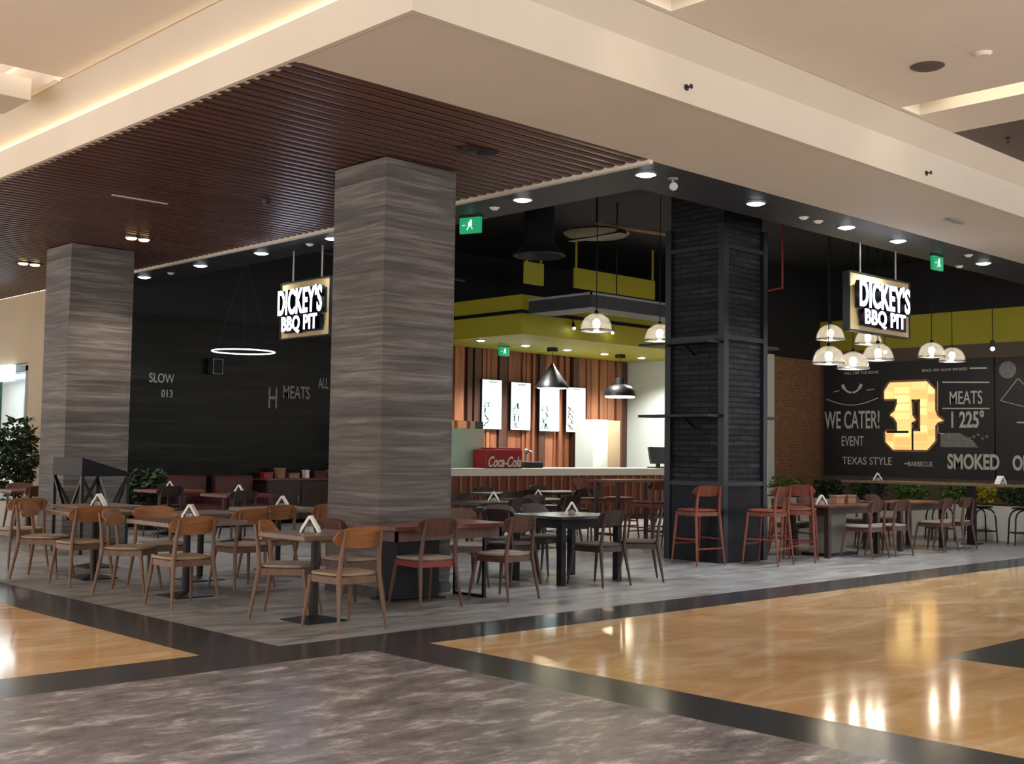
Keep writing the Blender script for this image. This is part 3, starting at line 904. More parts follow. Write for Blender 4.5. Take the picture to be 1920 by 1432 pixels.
# glowing letter emblem with notched sides
t = thing('marquee_letter', 'glowing amber letter D with notched sides mounted on the chalkboard', 'sign', (25.94, 13.70, 2.42))
out = [(-.66, .40), (-.66, .60), (-.52, .79), (.40, .79), (.60, .58), (.60, .12), (.66, -.02), (.80, -.12), (.66, -.16), (.60, -.24), (.60, -.58), (.40, -.79),
       (-.44, -.79), (-.64, -.60), (-.64, -.36), (-.34, -.36), (-.34, -.16), (-.42, -.04), (-.52, .02), (-.40, .12), (-.34, .28), (-.34, .40)]
inn = [(.02, .38), (.24, .38), (.24, -.36), (.02, -.36), (.02, -.16), (.12, -.10), (.04, .02)]
def letter(mb, x0, x1, grow=0):
    # quads bridge between outline and counter are made by triangulated fill
    bm = mb.bm
    def loop(pts, x): return [bm.verts.new((x, -u, v)) for u, v in pts]
    o0, i0, o1, i1 = loop(out, x0), loop(inn, x0), loop(out, x1), loop(inn, x1)
    for A, B in ((o0, o1), (i0, i1)):
        n = len(A)
        for k in range(n): bm.faces.new((A[k], A[(k + 1) % n], B[(k + 1) % n], B[k]))
    for O, I in ((o0, i0), (o1, i1)):
        es = []
        for Lp in (O, I):
            for k in range(len(Lp)):
                e = bm.edges.get((Lp[k], Lp[(k + 1) % len(Lp)])) or bm.edges.new((Lp[k], Lp[(k + 1) % len(Lp)]))
                es.append(e)
        bmesh.ops.triangle_fill(bm, edges=es, use_beauty=True)
m = e_D
nt = m.node_tree; pb = nt.nodes['Principled BSDF']
tc = nt.nodes.new('ShaderNodeTexCoord'); vo = nt.nodes.new('ShaderNodeTexBrick'); mp = nt.nodes.new('ShaderNodeMapping')
mp.inputs['Rotation'].default_value = (0, R(90), 0)
vo.inputs['Scale'].default_value = 1; vo.inputs['Brick Width'].default_value = .2; vo.inputs['Row Height'].default_value = .42
vo.inputs['Color1'].default_value = lin((255, 226, 150)); vo.inputs['Color2'].default_value = lin((222, 164, 96)); vo.inputs['Mortar'].default_value = lin((240, 190, 110))
nt.links.new(tc.outputs['Object'], mp.inputs[0]); nt.links.new(mp.outputs[0], vo.inputs['Vector'])
nt.links.new(vo.outputs['Color'], pb.inputs['Emission Color']); nt.links.new(vo.outputs['Color'], pb.inputs['Base Color'])
b = MB(); letter(b, -.06, -.01); b.build('letter_face', e_D, t)
b = MB()
for P in (out, inn):
    n = len(P)
    for k in range(n):
        u0, v0 = P[k]; u1, v1 = P[(k + 1) % n]
        b.bar((-.05, -u0, v0), (-.05, -u1, v1), .012, .1)
for v in b.bm.verts: v.co.x = max(min(v.co.x, .05), -.1)
b.build('letter_rim', kraft, t)
b = MB(); b.box(-.075, -.058, -.07, -.03, -.79, -.36); b.box(-.075, -.058, .05, .60, -.40, -.345); b.build('mounting_bars', iron, t)

# ------------------------------------------------------------------ hanging shop signs
def shop_sign(label, loc, rz, w, h_, lw, dx):
    """built facing local -Y"""
    t = thing('hanging_sign', label, 'sign', loc, rz, 'lit hanging shop signs')
    b = MB(); b.box(-w / 2, w / 2, 0, .07, 0, h_); b.build('board', tan_board, t, bevel=.004)
    b = MB(); b.box(-w / 2 - .03, -w / 2, -.01, .09, -.01, h_ + .01); b.box(w / 2, w / 2 + .03, -.01, .09, -.01, h_ + .01); b.box(-w / 2, w / 2, -.01, .09, h_, h_ + .02); b.box(-w / 2, w / 2, -.01, .09, -.02, 0)
    b.build('frame', iron, t)
    for s in (-1, 1):
        MB().tube([(s * w * .3, .03, h_), (s * w * .3, .03, 4.41 - loc[2])], .014, 8).build('hanger_rod', alu, t, smooth=True)
    for txt, sz, dz, sx in (("DICKEY'S", h_ * .62, h_ * .60, lw * .198 / (h_ * .62)), ("BBQ PIT", h_ * .36, h_ * .22, lw * .182 / (h_ * .36))):
        text_part(txt, sz, T((dx, -.085, dz)) @ FY, iron, t, 'letter_return', sx=sx, bold=sz * .027, ext=.03, space=1.06)
        text_part(txt, sz, T((dx, -.120, dz)) @ FY, e_sign, t, 'lit_letters', sx=sx, bold=sz * .025, ext=.003, space=1.06)
    b = MB(); b.box(-w * .44, w * .47, -.045, -.02, h_ * .38, h_ * .82); b.box(-w * .38, w * .40, -.045, -.02, h_ * .08, h_ * .36); b.build('letter_backing', navy_box, t)
    return t
shop_sign('lit white-letter sign on a tan board hanging at the right, facing the concourse', (15.25, 8.52, 3.18), 0, 1.62, .78, 1.62, -.07)
shop_sign('lit white-letter sign on a tan board hanging left of the middle pillar', (9.86, 14.74, 3.10), R(-90), 1.24, .82, 1.34, .02)

# ------------------------------------------------------------------ lamps
def downlight(x, y, z, r, label, group, first=None, em=None):
    if first: return dup(first, (x, y, z), 0, label, group)
    t = thing('downlight', label, 'ceiling light', (x, y, z), 0, group)
    MB().lathe([(r, 0), (r * 1.18, 0), (r * 1.18, -.012), (r, -.016), (r, 0)], n=24).build('trim_ring', alu, t, smooth=True)
    MB().lathe([(0, -.035), (r * .6, -.03), (r * .99, -.008), (r * .99, .002), (0, .002)], n=24).build('lens', em or e_down, t, smooth=True)
    return t
GD = 'round white downlights in the dark soffit'
sof = [(9.63, 19.36, 'left-side soffit downlight furthest left, beside the left pillar'), (9.63, 17.42, 'left-side soffit downlight, second from the left pillar'),
       (9.63, 15.6, 'left-side soffit downlight, third from the left pillar, left of the hanging sign'), (9.63, 13.75, 'left-side soffit downlight partly hidden by the middle pillar'),
       (9.63, 9.95, 'soffit downlight right of the middle pillar, next to a green exit sign'),
       (9.63, 8.08, 'soffit downlight at the dark soffit corner'), (11.62, 8.08, 'soffit downlight above the dark pillar'),
       (13.62, 8.08, 'soffit downlight left of the right hanging sign'), (14.95, 8.08, 'soffit downlight above the right hanging sign'),
       (17.52, 8.08, 'soffit downlight furthest right, beyond the green exit sign')]
d0 = None
for x, y, l in sof:
    o = downlight(x, y, ZC + .003, .105, l, GD, d0)
    d0 = d0 or o
    light('soffit_spot', 'SPOT', (x, y, ZC - .06), 110 if x < 9.7 else 270, (.93, .97, 1), .08, spot=R(125), blend=.7)
GK = 'downlights in the lime kitchen ceiling'
d1 = None
for k, (x, y) in enumerate([(17.0, 18.78), (18.45, 18.9), (19.8, 18.92), (21.17, 19.0), (22.56, 19.03)]):
    l = ['leftmost', 'second from left', 'middle', 'second from right', 'rightmost'][k] + ' of the five downlights under the lime ceiling'
    o = downlight(x, y, 3.82, .10, l, GK, d1); d1 = d1 or o
    light('kitchen_spot', 'SPOT', (x, y, 3.76), 330, (1, .98, .94), .08, spot=R(130), blend=.6)
# paired spots in the slatted ceiling
def twin(x, y, label, em, first=None):
    G = 'paired spots in the slatted ceiling'
    if first: return dup(first, (x, y, ZC - .005), 0, label, G)
    t = thing('twin_spot', label, 'ceiling light', (x, y, ZC - .005), 0, G)
    b = MB(); b.box(-.19, .19, -.1, .1, -.015, .0); b.build('housing', slat_gap, t, bevel=.004)
    for s in (-1, 1):
        MB().lathe([(0, -.04), (.06, -.035), (.078, -.015), (.078, 0), (0, 0)], (s * .095, 0, 0), 16).build('lamp', em, t, smooth=True)
    return t
tw = twin(7.73, 15.78, 'lit pair of spots in the slatted ceiling above the left pillar', e_warm)
twin(7.62, 19.33, 'lit pair of spots in the slatted ceiling at the far left', e_warm, tw)
light('twin_lamp', 'SPOT', (7.73, 15.78, 4.3), 150, (1, .82, .62), .1, spot=R(110))
light('twin_lamp', 'SPOT', (7.62, 19.33, 4.3), 130, (1, .8, .6), .1, spot=R(110))
t2 = twin(7.73, 8.62, 'unlit dark pair of spots in the slatted ceiling in front of the middle pillar', iron)
t2['group'] = 'paired spots in the slatted ceiling'
b = MB(); b.lathe([(0, -.06), (.04, -.06), (.05, 0), (0, 0)], n=14)
tag(b.build('ceiling_sensor', iron, loc=(7.58, 12.2, ZC), smooth=True), 'small black sensor in the slatted ceiling left of the middle pillar', 'sensor')
b = MB(); b.box(-.35, .35, -.02, .02, -.008, .0)
tag(b.build('slot_diffuser', plaster_l, loc=(6.53, 13.3, ZC - .003), rz=R(0)), 'thin pale slot diffuser in the slatted ceiling', 'diffuser')

# glass dome pendants
def pendant(x, y, z, label, first=None, s=1.0):
    G = 'glass dome pendants'
    top = 5.98
    if first: r = dup(first, (x, y, z), 0, label, G)
    else:
        r = thing('pendant_lamp', label, 'pendant lamp', (x, y, z), 0, G)
        MB().lathe([(.25, 0), (.262, .0), (.25, .10), (.20, .20), (.10, .27), (.04, .285), (.038, .275), (.095, .26), (.19, .192), (.238, .096), (.25, 0)], n=24).build('glass_shade', dome, r, smooth=True)
        MB().lathe([(.25, -.012), (.27, -.012), (.27, .012), (.25, .012), (.25, -.012)], n=24).build('rim', alu, r, smooth=True)
        MB().sphere((0, 0, .12), .062, 12, 1.2).build('bulb', e_bulb, r, smooth=True)
        MB().lathe([(0, .19), (.03, .19), (.035, .30), (.02, .33), (0, .33)], n=12).build('lamp_holder', iron, r, smooth=True)
        MB().tube([(0, 0, .32), (0, 0, top - z)], .008, 6).build('cord', iron, r)
    light('pendant_glow', 'POINT', (x, y, z - .04), 7, (1, .86, .64), .035)
    return r
p0 = pendant(14.50, 13.2, 3.46, 'glass dome pendant nearest the lime ceiling corner, left of the dark pillar')
for x, y, z, l in [(16.13, 13.2, 3.42, 'glass dome pendant touching the left edge of the dark pillar'),
                   (19.98, 12.2, 3.67, 'glass dome pendant in the upper left of the cluster below the right hanging sign'),
                   (21.36, 12.2, 3.69, 'glass dome pendant in the upper right of the cluster below the right hanging sign'),
                   (17.31, 10.6, 2.98, 'glass dome pendant in the lower left of the cluster before the chalkboard'),
                   (18.07, 10.6, 2.94, 'glass dome pendant hanging lowest in the cluster before the chalkboard'),
                   (18.89, 10.6, 3.14, 'glass dome pendant at the lower right of the cluster before the chalkboard'),
                   (22.6, 11.5, 3.48, 'glass dome pendant above the drawing of meats, left of the far pair'),
                   (23.47, 11.5, 3.44, 'glass dome pendant above the drawing of meats, right of the far pair')]:
    q = dup(p0, (x, y, z), 0, l, 'glass dome pendants')
    light('pendant_glow', 'POINT', (x, y, z - .04), 7, (1, .86, .64), .035)
# black shade lamps over the counter
t = thing('counter_lamp', 'black bottle-shaped pendant lamp over the third menu screen', 'pendant lamp', (19.3, 18.9, 2.90), 0, 'black lamps over the counter')
MB().lathe([(.36, 0), (.38, .01), (.37, .06), (.30, .16), (.17, .34), (.06, .50), (.03, .56), (0, .57)], n=28).build('shade', iron, t, smooth=True)
MB().lathe([(0, .012), (.33, .01), (.33, .002), (0, .002)], n=24).build('lamp_disc', e_bulb, t, smooth=True)
MB().tube([(0, 0, .56), (0, 0, .86)], .008, 6).build('cord', iron, t)
b = MB(); b.box(-.09, .09, -.09, .09, .83, .92); b.build('canopy', iron, t, bevel=.01)
t = thing('counter_lamp', 'black wide-shade pendant lamp before the white kitchen wall', 'pendant lamp', (21.62, 18.9, 2.82), 0, 'black lamps over the counter')
MB().lathe([(.36, 0), (.39, .0), (.38, .05), (.36, .14), (.26, .24), (.12, .28), (.11, .44), (0, .45)], n=28).build('shade', iron, t, smooth=True)
MB().lathe([(0, -.005), (.35, -.005), (.35, -.03), (0, -.03)], n=24).build('lamp_disc', e_bulb, t, smooth=True)
MB().tube([(0, 0, .44), (0, 0, .96)], .008, 6).build('cord', iron, t)
b = MB(); b.box(-.09, .09, -.09, .09, .91, 1.0); b.build('canopy', iron, t, bevel=.01)
for p in ((19.3, 18.9, 2.86), (21.62, 18.9, 2.74)):
    light('counter_glow', 'SPOT', p, 40, (1, .9, .75), .15, spot=R(120))
# ring pendant
t = thing('ring_lamp', 'thin lit ring pendant in front of the dark plank wall', 'pendant lamp', (9.79, 16.3, 2.95))
MB().tube([(.48 * math.cos(2 * PI * k / 40), .48 * math.sin(2 * PI * k / 40), 0) for k in range(40)], .010, 8, closed=True).build('glowing_ring', e_ring, t, smooth=True)
b = MB()
for k in range(3): b.tube([(.48 * math.cos(2 * PI * k / 3), .48 * math.sin(2 * PI * k / 3), 0), (0, 0, 1.46)], .002, 4)
b.build('suspension_wires', iron, t)

# ------------------------------------------------------------------ exit signs
def exit_sign(loc, rz, label, first=None):
    G = 'green exit signs'
    if first: return dup(first, loc, rz, label, G)
    t = thing('exit_sign', label, 'exit sign', loc, rz, G)
    b = MB(); b.box(-.15, .15, 0, .05, -.22, -.02); b.build('lit_panel', e_exit, t, bevel=.004)
    b = MB(); b.box(-.02, .03, -.006, 0, -.13, -.08); b.bar((.0, -.003, -.12), (-.04, -.003, -.18), .02, .006); b.bar((.01, -.003, -.12), (.04, -.003, -.17), .02, .006); b.sphere((.015, 0, -.065), .016, 8)
    b.bar((-.11, -.003, -.12), (-.06, -.003, -.12), .012, .006)
    b.build('running_figure', e_exitw, t)
    b = MB(); b.box(-.16, .16, -.005, .055, -.02, 0.0); b.build('mount', iron, t)
    return t
x0 = exit_sign((9.86, 11.13, ZC - .0), R(-72), 'green exit sign hanging from the soffit right of the middle pillar')
exit_sign((16.42, 8.24, ZC), 0, 'green exit sign hanging from the soffit at the right', x0)
exit_sign((18.02, 19.12, 3.78), 0, 'green exit sign below the lime ceiling over the batten wall', x0)

# small soffit fittings
def small(x, y, z, label, n, first=None):
    if first: return dup(first, (x, y, z), 0, label, 'small white soffit fittings')
    b = MB(); b.lathe([(0, -.03), (.03, -.03), (.05, -.012), (.065, 0), (0, 0)], n=14)
    o = b.build('smoke_detector', chalk, loc=(x, y, z), smooth=True)
    return tag(o, label, 'detector', 'small white soffit fittings')
s1 = small(9.75, 10.56, ZC + .004, 'small white detector left of the downlight beside the middle pillar', 0)
small(12.74, 8.15, ZC + .004, 'small white detector right of the dark pillar, left of the pair', 0, s1)
small(13.07, 8.15, ZC + .004, 'small white detector right of the dark pillar, right of the pair', 0, s1)
small(16.72, 7.93, ZC + .004, 'small white detector beside the green exit sign at the right', 0, s1)
small(17.6, 8.5, ZC + .004, 'small white detector behind the furthest right downlight', 0, s1)
small(9.7, 14.42, ZC + .004, 'small white detector above the left hanging sign', 0, s1)
small(9.73, 18.6, ZC + .004, 'small white detector between the two downlights nearest the left pillar', 0, s1)
t = thing('security_camera', 'small silver security camera next to the soffit corner downlight', 'camera', (9.99, 8.01, ZC + .004))
MB().lathe([(0, -.02), (.05, -.02), (.06, 0), (0, 0)], n=14).build('mount', alu, t, smooth=True)
MB().tube([(0, 0, -.02), (.0, .0, -.07)], .014, 8).build('arm', alu, t, smooth=True)
MB().tube([(.05, .06, -.06), (-.07, -.07, -.11)], [.04, .045], 12).build('camera_body', alu, t, smooth=True)
# white soffit: grille; ceiling speakers; sprinklers
b = MB(); b.box(-.22, .22, -.04, .04, -.008, .0)
tag(b.build('air_grille', chalk_g, loc=(14.17, 6.9, ZC - .002)), 'small grey slot grille in the pale bulkhead soffit at the right', 'vent')
b = MB(); b.lathe([(0, -.012), (.13, -.012), (.15, 0), (0, 0)], n=28)
tag(b.build('ceiling_speaker', brownc, loc=(9.94, 5.08, ZU - .001), smooth=True), 'round grey-brown ceiling speaker at the upper right', 'speaker')
b = MB(); b.lathe([(0, -.03), (.05, -.03), (.075, 0), (0, 0)], n=20)
tag(b.build('smoke_detector', plaster, loc=(9.93, 4.56, ZU - .001), smooth=True), 'small pale smoke detector above the ceiling speaker', 'detector')
def sprinkler(loc, rot, label, first=None):
    b = MB(); b.lathe([(0, 0), (.028, 0), (.028, .008), (.008, .012), (.008, .05), (.022, .052), (.022, .056), (0, .056)], n=12)
    o = b.build('fire_sprinkler', duct_m, loc=loc, smooth=True); o.rotation_euler = rot
    return tag(o, label, 'sprinkler', 'sprinkler heads')
sprinkler((7.88, 6.18, 4.53), (R(90), 0, 0), 'dark side sprinkler head on the bulkhead face, left one')
sprinkler((12.05, 6.18, 4.52), (R(90), 0, 0), 'dark side sprinkler head on the bulkhead face, right one')
sprinkler((12.79, 5.61, ZU), (R(180), 0, 0), 'sprinkler head in the brown ceiling at the right edge')

# ------------------------------------------------------------------ ceiling void services
t = thing('air_duct', 'dark rectangular duct bending above the counter, corner towards us', 'duct', (15.24, 14.0, 3.98))
b = MB(); b.box(0, 4.6, 0, .6, 0, .24); b.build('long_run', duct_m, t, bevel=.01)
b = MB(); b.box(0, .6, .6, 1.55, 0, .24); b.build('return_run', duct_m, t, bevel=.01)
b = MB(); b.box(-.03, 4.6, -.03, .0, .22, .26); b.box(-.03, 0, -.03, 1.55, .22, .26); b.build('edge_flange', alu, t)
b = MB()
for x in (1.0, 3.0):
    b = MB(); b.tube([(x, .3, .24), (x, .3, 2.02)], .012, 6); b.build('hanger', iron, t)
t = thing('extract_hood', 'dark round duct with a flared hood under the black ceiling', 'duct', (13.95, 14.0, 4.70))
MB().lathe([(.42, 0), (.44, .02), (.30, .16), (.26, .22), (.25, 1.3), (.24, 1.3), (.24, .2), (.41, 0), (.42, 0)], n=28).build('hood', duct_m, t, smooth=True)
t = thing('round_diffuser', 'shallow beige disc split in two under the black ceiling', 'diffuser', (15.36, 14.0, 5.22))
MB().lathe([(0, 0), (.52, .02), (.58, .06), (.5, .10), (0, .11)], n=32).build('disc', beige_disc, t, smooth=True)
b = MB(); b.box(-.08, .08, -.62, .62, -.01, .05); b.build('cross_bar', iron, t)
MB().tube([(0, 0, .1), (0, 0, .78)], .012, 6).build('rod', iron, t)
o = MB().tube([(15.2, 13.9, 5.42), (18.4, 13.2, 5.38)], .035, 10).build('ceiling_pipe', kraft, smooth=True)
tag(o, 'brown pipe crossing the black ceiling left of the dark pillar', 'pipe')
o = MB().tube([(18.0, 13.6, 4.3), (18.0, 11.95, 4.42), (18.0, 11.95, 5.98)], .022, 8).build('sprinkler_pipe', redpipe, smooth=True)
tag(o, 'thin red pipe right of the dark pillar turning up into the black ceiling', 'pipe')
o = MB().tube([(11.0, 16.5, 4.75), (14.5, 16.5, 4.6)], .03, 8).build('ceiling_pipe', duct_m, smooth=True)
tag(o, 'dark grey pipe under the black ceiling right of the middle pillar', 'pipe')
for (x, y, z, w, l) in [(16.03, 16.2, 4.66, .5, 'lime panel piece high up beside the round duct'), (19.3, 17.0, 4.88, 2.6, 'long lime panel piece above the duct corner')]:
    b = MB(); b.box(-w / 2, w / 2, 0, .05, 0, .42)
    b.box(-w / 2 + .04, -w / 2 + .08, .01, .04, .42, 5.99 - z); b.box(w / 2 - .08, w / 2 - .04, .01, .04, .42, 5.99 - z)
    tag(b.build('hung_panel', lime, loc=(x, y, z)), l, 'panel', 'lime hung panels')
t = thing('light_track', 'black lighting track bending round the lime ceiling corner', 'light track', (16.62, 17.15, 4.27))
b = MB(); b.box(-.05, 9.3, -.05, 0.0, -.035, .035); b.box(-.05, 0.0, 0, 3.2, -.035, .035); b.build('rail', iron, t)
for k, x in enumerate((1.4, 2.6, 4.2, 6.6, 7.8)):
    b = MB(); b.tube([(x, -.05, .0), (x, -.09, -.02), (x, -.09, -.14)], .014, 8); b.tube([(x, -.09, -.12), (x, -.12, -.22)], [.03, .04], 12)
    sp = b.build('spot_head', iron, t, smooth=True)
    MB().sphere((x, -.125, -.235), .03, 8).build('spot_lens', e_down, sp, smooth=True)
# bulb cords at the far right
def cordlamp(x, y, z, label, first=None):
    if first: return dup(first, (x, y, z), 0, label, 'bare bulbs on cords')
    t = thing('cord_lamp', label, 'pendant lamp', (x, y, z), 0, 'bare bulbs on cords')
    MB().tube([(0, 0, .1), (0, 0, 1.95)], .008, 6).build('cord', iron, t)
    MB().lathe([(0, .14), (.04, .13), (.045, .03), (.03, 0), (0, 0)], n=12).build('holder', iron, t, smooth=True)
    MB().sphere((0, 0, -.04), .045, 10).build('bulb', e_ring, t, smooth=True)
    return t
c0 = cordlamp(23.8, 10.8, 3.72, 'bare bulb on a cord before the lime band at the right, left one')
cordlamp(24.3, 10.2, 3.74, 'bare bulb on a cord before the lime band at the right edge', c0)
cordlamp(22.2, 12.3, 3.62, 'bare bulb on a cord left of the far pair of glass pendants', c0)

# ------------------------------------------------------------------ dark wall decoration, back sideboard, sofas
def wallword(txts, x, z, size, label):
    t = thing('wall_lettering', label, 'mural', (x, YB, z), 0, 'white lettering on the dark plank wall')
    for s, dx, dz, sz, sx in txts:
        text_part(s, sz, T((dx, -.006, dz)) @ FY, chalk_g, t, sx=sx, bold=.002)
    return t
wallword([('MEATS', .0, .0, .36, .6), ('ALL', .65, .22, .30, .5), ('H', -.55, -.14, .6, .55)], 13.55, 2.58, 1, 'faint white lettering on the dark plank wall beside the middle pillar')
wallword([('SLOW', 0, .16, .24, .75), ('013', .12, -.12, .2, .8)], 10.6, 2.56, 1, 'faint white lettering on the dark plank wall beside the left pillar')
t = thing('wall_speaker', 'small dark wall speaker with a pale outline on the dark plank wall', 'speaker', (11.65, YB - .1, 3.0))
b = MB(); b.box(-.11, .11, -.1, .1, -.15, .15); b.build('speaker_box', black, t, bevel=.02)
b = MB(); b.tube([(-.1, -.105, -.14), (.1, -.105, -.14), (.1, -.105, .14), (-.1, -.105, .14)], .006, 6, closed=True); b.build('outline', chalk, t)
t = thing('sideboard', 'low dark sideboard along the dark plank wall', 'sideboard', (14.1, 20.0, 0))
b = MB(); b.box(-1.5, 1.6, 0, .45, .08, .84); b.build('cabinet_body', dark_wood, t)
b = MB(); b.box(-1.54, 1.64, -.03, .47, .84, .88); b.build('worktop', walnut_top, t, bevel=.004)
for k in range(4):
    b = MB(); b.box(-1.48 + k * .77, -.74 + k * .77, -.015, 0, .1, .82); d_ = b.build('door', dark_wood, t)
    b = MB(); b.box(-.80 + k * .77, -.785 + k * .77, -.03, -.015, .4, .55); b.build('handle', alu, d_)
rr = random.Random(5)
items = [('red', redpaint, .2, .12), ('brown', kraft, .16, .2), ('brown', kraft, .22, .1), ('white', paper, .08, .16), ('red', maroon, .26, .14), ('brown', kraft, .14, .16), ('dark', dark_pad, .2, .2)]
pos = ['furthest left', 'second from left', 'third from left', 'in the middle', 'third from right', 'second from right', 'furthest right']
for k, (cn, m_, w, h_) in enumerate(items):
    b = MB(); b.box(-w / 2, w / 2, -.07, .07, 0, h_ * .8); b.box(-w / 2 - .008, w / 2 + .008, -.078, .078, h_ * .8, h_)
    tag(b.build('storage_box', m_, loc=(12.72 + k * .3, 20.2, .88), bevel=.004), 'small %s box %s on the sideboard under the dark wall' % (cn, pos[k]), 'box', 'boxes on the sideboard')
def sofa(x, y, rz, label, first=None):
    if first: return dup(first, (x, y, 0), rz, label, 'maroon armchairs')
    t = thing('armchair', label, 'armchair', (x, y, 0), rz, 'maroon armchairs')
    b = MB(); b.box(-.4, .4, -.36, .38, .14, .42); b.build('seat', maroon, t, bevel=.04, smooth=True)
    b = MB(); b.box(-.42, .42, .28, .46, .3, .95); b.build('backrest', maroon, t, bevel=.06, smooth=True)
    for s in (-1, 1):
        b = MB(); b.box(s * .42 - .07, s * .42 + .07, -.36, .40, .14, .62); b.build('armrest', maroon, t, bevel=.03, smooth=True)
        for q in (-.3, .36):
            MB().tube([(s * .36, q, 0), (s * .36, q, .15)], [.018, .025], 8).build('leg', dark_wood, t)
    return t
a0 = sofa(10.98, 19.85, 0, 'maroon armchair with its back to the dark plank wall, left one')
sofa(11.98, 19.85, 0, 'maroon armchair with its back to the dark plank wall, right one', a0)

# ------------------------------------------------------------------ plants
def foliage(n, rx, ry, rz_, zc, size, seed, droop=.3):
    rr = random.Random(seed); b = MB()
    for _ in range(n):
        a = rr.uniform(0, 2 * PI); u = rr.random() ** .45; ph = rr.uniform(-1, 1)
        c = Vector((rx * u * math.cos(a) * (1 - .35 * abs(ph)), ry * u * math.sin(a) * (1 - .35 * abs(ph)), zc + rz_ * ph * rr.random() ** .4))
        s = size * rr.uniform(.6, 1.25)
        e = Euler((rr.uniform(-.9, .9), rr.uniform(-.9, .9), rr.uniform(0, 2 * PI))).to_matrix()
        P = [c + e @ Vector(v) * s for v in ((0, -.5, 0), (.22, -.1, .05), (.2, .25, .03), (0, .55, -droop * .4), (-.2, .25, .03), (-.22, -.1, .05))]
        mid_ = b.bm.verts.new(c + e @ Vector((0, .05, -.03)) * s)
        vs = [b.bm.verts.new(p) for p in P]
        for i in range(6):
            b.bm.faces.new((vs[i], vs[(i + 1) % 6], mid_))
    return b
t = thing('planter', 'long pale planter box along the right wall, behind the tall plank table', 'planter', (21.2, 11.3, 0))
b = MB(); b.box(-.3, .3, -3.6, 3.4, 0, .62); b.build('box', pot, t, bevel=.01)
b = MB(); b.box(-.26, .26, -3.56, 3.36, .6, .63); b.build('soil', soil, t)
sh = [(13.9, leaf, .5, .30, 'bright green'), (13.0, leaf_d, .42, .26, 'dark green'), (12.1, leaf_d, .45, .28, 'dark green'), (11.2, leaf, .42, .24, 'mid green'),
      (10.3, leaf, .38, .24, 'mid green'), (9.75, leaf_y, .28, .24, 'yellow'), (9.1, leaf_d, .45, .28, 'dark green'), (8.4, leaf, .45, .28, 'green')]
nm = ['leftmost in the planter', 'second from left in the planter', 'third from left in the planter', 'fourth from left in the planter', 'just left of the yellow plant', 'among the green ones in the planter', 'right of the yellow plant', 'rightmost in the planter at the picture edge']
for k, (y, lm, r, hh, cn) in enumerate(sh):
    t = thing('shrub', '%s leafy shrub %s' % (cn, nm[k]), 'plant', (21.15, y, .63), 0, 'shrubs in the long planter')
    foliage(420, .26, r, hh * .8, .2, .1, 20 + k).build('foliage', lm, t)
    b = MB(); rr = random.Random(k)
    for q in range(5): b.tube([(rr.uniform(-.05, .05), rr.uniform(-.2, .2), -.02), (rr.uniform(-.12, .12), rr.uniform(-.3, .3), .3)], .008, 5)
    b.build('stem', leaf_d, t)
t = thing('potted_shrub', 'dark bush in a pot beside the tall brick return, left of the planter', 'plant', (19.3, 13.6, 0))
MB().lathe([(0, 0), (.16, 0), (.2, .4), (.18, .4), (.17, .36), (0, .36)], n=18).build('pot', iron, t, smooth=True)
foliage(380, .36, .36, .42, .82, .13, 77).build('foliage', leaf_d, t)
MB().tube([(0, 0, .3), (.02, 0, .8)], .02, 6).build('stem', dark_wood, t)
t = thing('potted_shrub', 'tall dark bush in front of the shop front at the far left', 'plant', (8.6, 22.1, 0))
MB().lathe([(0, 0), (.24, 0), (.3, .45), (.27, .45), (.25, .4), (0, .4)], n=18).build('pot', pot, t, smooth=True)
foliage(900, .42, .42, .8, 1.2, .16, 31).build('foliage', leaf_d, t)
MB().tube([(0, 0, .35), (.02, 0, 1.2)], .03, 6).build('stem', dark_wood, t)
t = thing('potted_shrub', 'low dark plant with pale leaves right of the host stand', 'plant', (10.05, 19.8, 0))
MB().lathe([(0, 0), (.2, 0), (.26, .5), (.23, .5), (.2, .45), (0, .45)], n=18).build('pot', iron, t, smooth=True)
foliage(420, .42, .36, .3, .78, .14, 41).build('foliage', leaf_d, t)
MB().tube([(0, 0, .4), (.02, 0, .7)], .02, 6).build('stem', dark_wood, t)

# ------------------------------------------------------------------ neighbouring shop front, far left
t = thing('shop_front', 'lit glazed shop front with dark green frame at the far left edge', 'shop front', (9.2, 26.0, 0))
b = MB()
for y in (-2.75, -1.2, -.2, 1.2, 4.0): b.box(.0, .12, y - .06, y + .06, 0, 3.0)
for z in (.06, 1.4, 2.95): b.box(.0, .12, -2.8, 5.5, z - .05, z + .05)
b.build('frame', greenfr, t)
b = MB(); b.box(.05, .07, -2.7, 5.4, .1, 2.9); b.build('glazing', glass, t)
b = MB(); b.box(-.12, -.0, -2.2, 3.0, 2.72, 3.04); b.build('light_box', e_shop, t, bevel=.01)
t = thing('lit_display', 'tall pale lit display panel inside the left shop front', 'panel', (9.9, 24.6, 0))
b = MB(); b.box(0, .08, -.6, .5, 0.1, 2.5); b.build('panel', white_wall, t)
b = MB()
for k in range(5): b.box(-.01, 0, -.4, -.1, .8 + k * .32, 1.02 + k * .32)
b.build('lit_squares', e_screen2, t)
b = MB(); b.box(-.05, .13, -.7, .6, 0, .1); b.build('foot', iron, t)

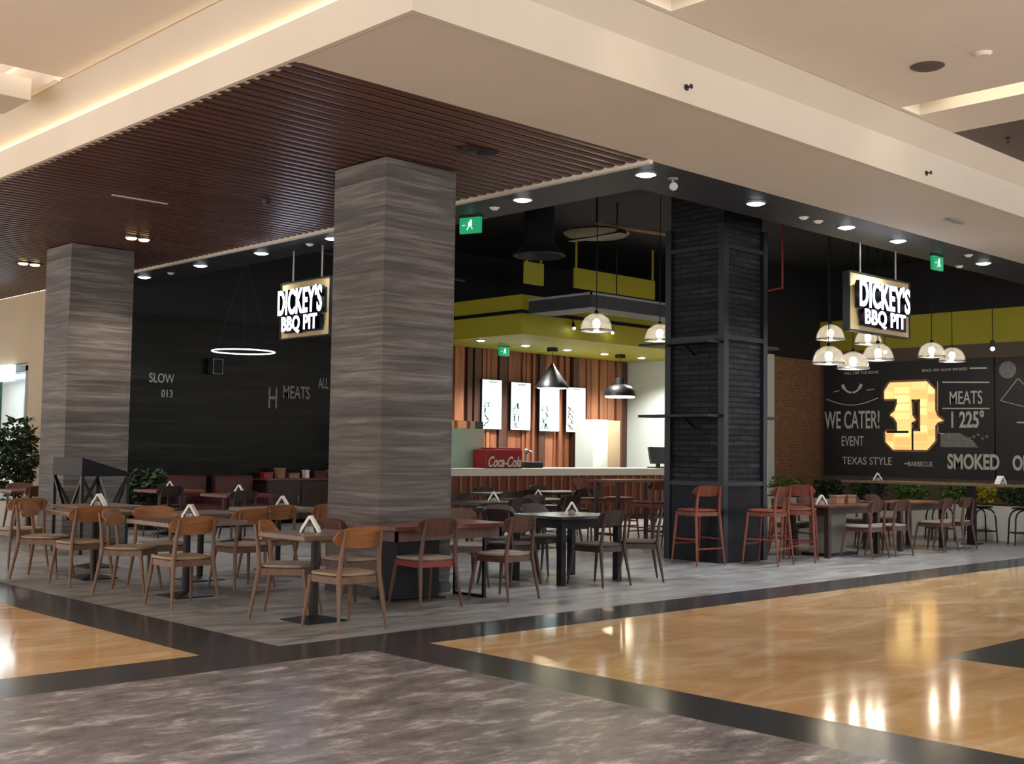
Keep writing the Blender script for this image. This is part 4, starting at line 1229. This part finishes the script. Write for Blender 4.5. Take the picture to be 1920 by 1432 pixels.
# ------------------------------------------------------------------ lights of the concourse
WARM = (1, .9, .79)
for x, y in [(0, -1.5), (5, -1.5), (10, -1.5), (16, -1.5), (1, 2.5), (22, -1.5), (-1, 7), (1, 10.4)]:
    light('concourse_downlight', 'SPOT', (x, y, 4.93), 420, WARM, .12, spot=R(150), blend=1)
light('cove_left', 'AREA', (6.0 - 1.4, 17.0, 5.3), 60, (1, .75, .42), .1, rot=(0, R(50), 0), size_y=20)
light('slot_right', 'AREA', (11.14, 3.6, 5.2), 9, (1, .86, .62), .2, size_y=4)
light('slot_mid', 'AREA', (7.14, 3.6, 5.2), 9, (1, .86, .62), .2, size_y=4)
b = MB(); b.box(6.9, 7.4, 1.4, 6.0, 5.3, 5.35); b.box(6.9, 6.98, 1.4, 6, 5.07, 5.3); b.box(7.30, 7.4, 1.4, 6, 5.07, 5.3); b.box(6.9, 7.4, 5.88, 5.95, 5.07, 5.3)
b.box(10.9, 11.4, 1.4, 6.0, 5.3, 5.35); b.box(10.9, 10.96, 1.4, 6, 5.07, 5.3); b.box(11.33, 11.4, 1.4, 6, 5.07, 5.3); b.box(10.9, 11.4, 5.88, 5.95, 5.07, 5.3)
struct(b.build('ceiling', plaster_l))
light('shop_glow', 'AREA', (9.9, 25.5, 2.9), 90, (.9, .97, 1), .6, size_y=4)

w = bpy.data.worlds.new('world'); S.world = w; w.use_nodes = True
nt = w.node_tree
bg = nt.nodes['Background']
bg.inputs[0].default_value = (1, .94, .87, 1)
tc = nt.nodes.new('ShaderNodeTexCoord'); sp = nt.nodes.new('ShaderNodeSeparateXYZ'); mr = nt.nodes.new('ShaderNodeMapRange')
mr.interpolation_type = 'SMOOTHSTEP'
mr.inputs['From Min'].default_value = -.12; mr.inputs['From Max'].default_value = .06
mr.inputs['To Min'].default_value = 2.9; mr.inputs['To Max'].default_value = 1.25      # stronger below the horizon: unseen uplight added to brighten the ceilings
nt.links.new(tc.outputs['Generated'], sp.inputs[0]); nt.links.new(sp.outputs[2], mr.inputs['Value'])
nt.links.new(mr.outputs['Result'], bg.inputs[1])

S.view_settings.view_transform = 'Standard'
S.view_settings.look = 'None'
S.view_settings.exposure = 0.35
S.view_settings.gamma = 1
S.cycles.max_bounces = 8
S.cycles.diffuse_bounces = 3
S.cycles.glossy_bounces = 3
S.cycles.transmission_bounces = 6
S.cycles.sample_clamp_indirect = 4
S.cycles.caustics_reflective = False
S.cycles.caustics_refractive = False
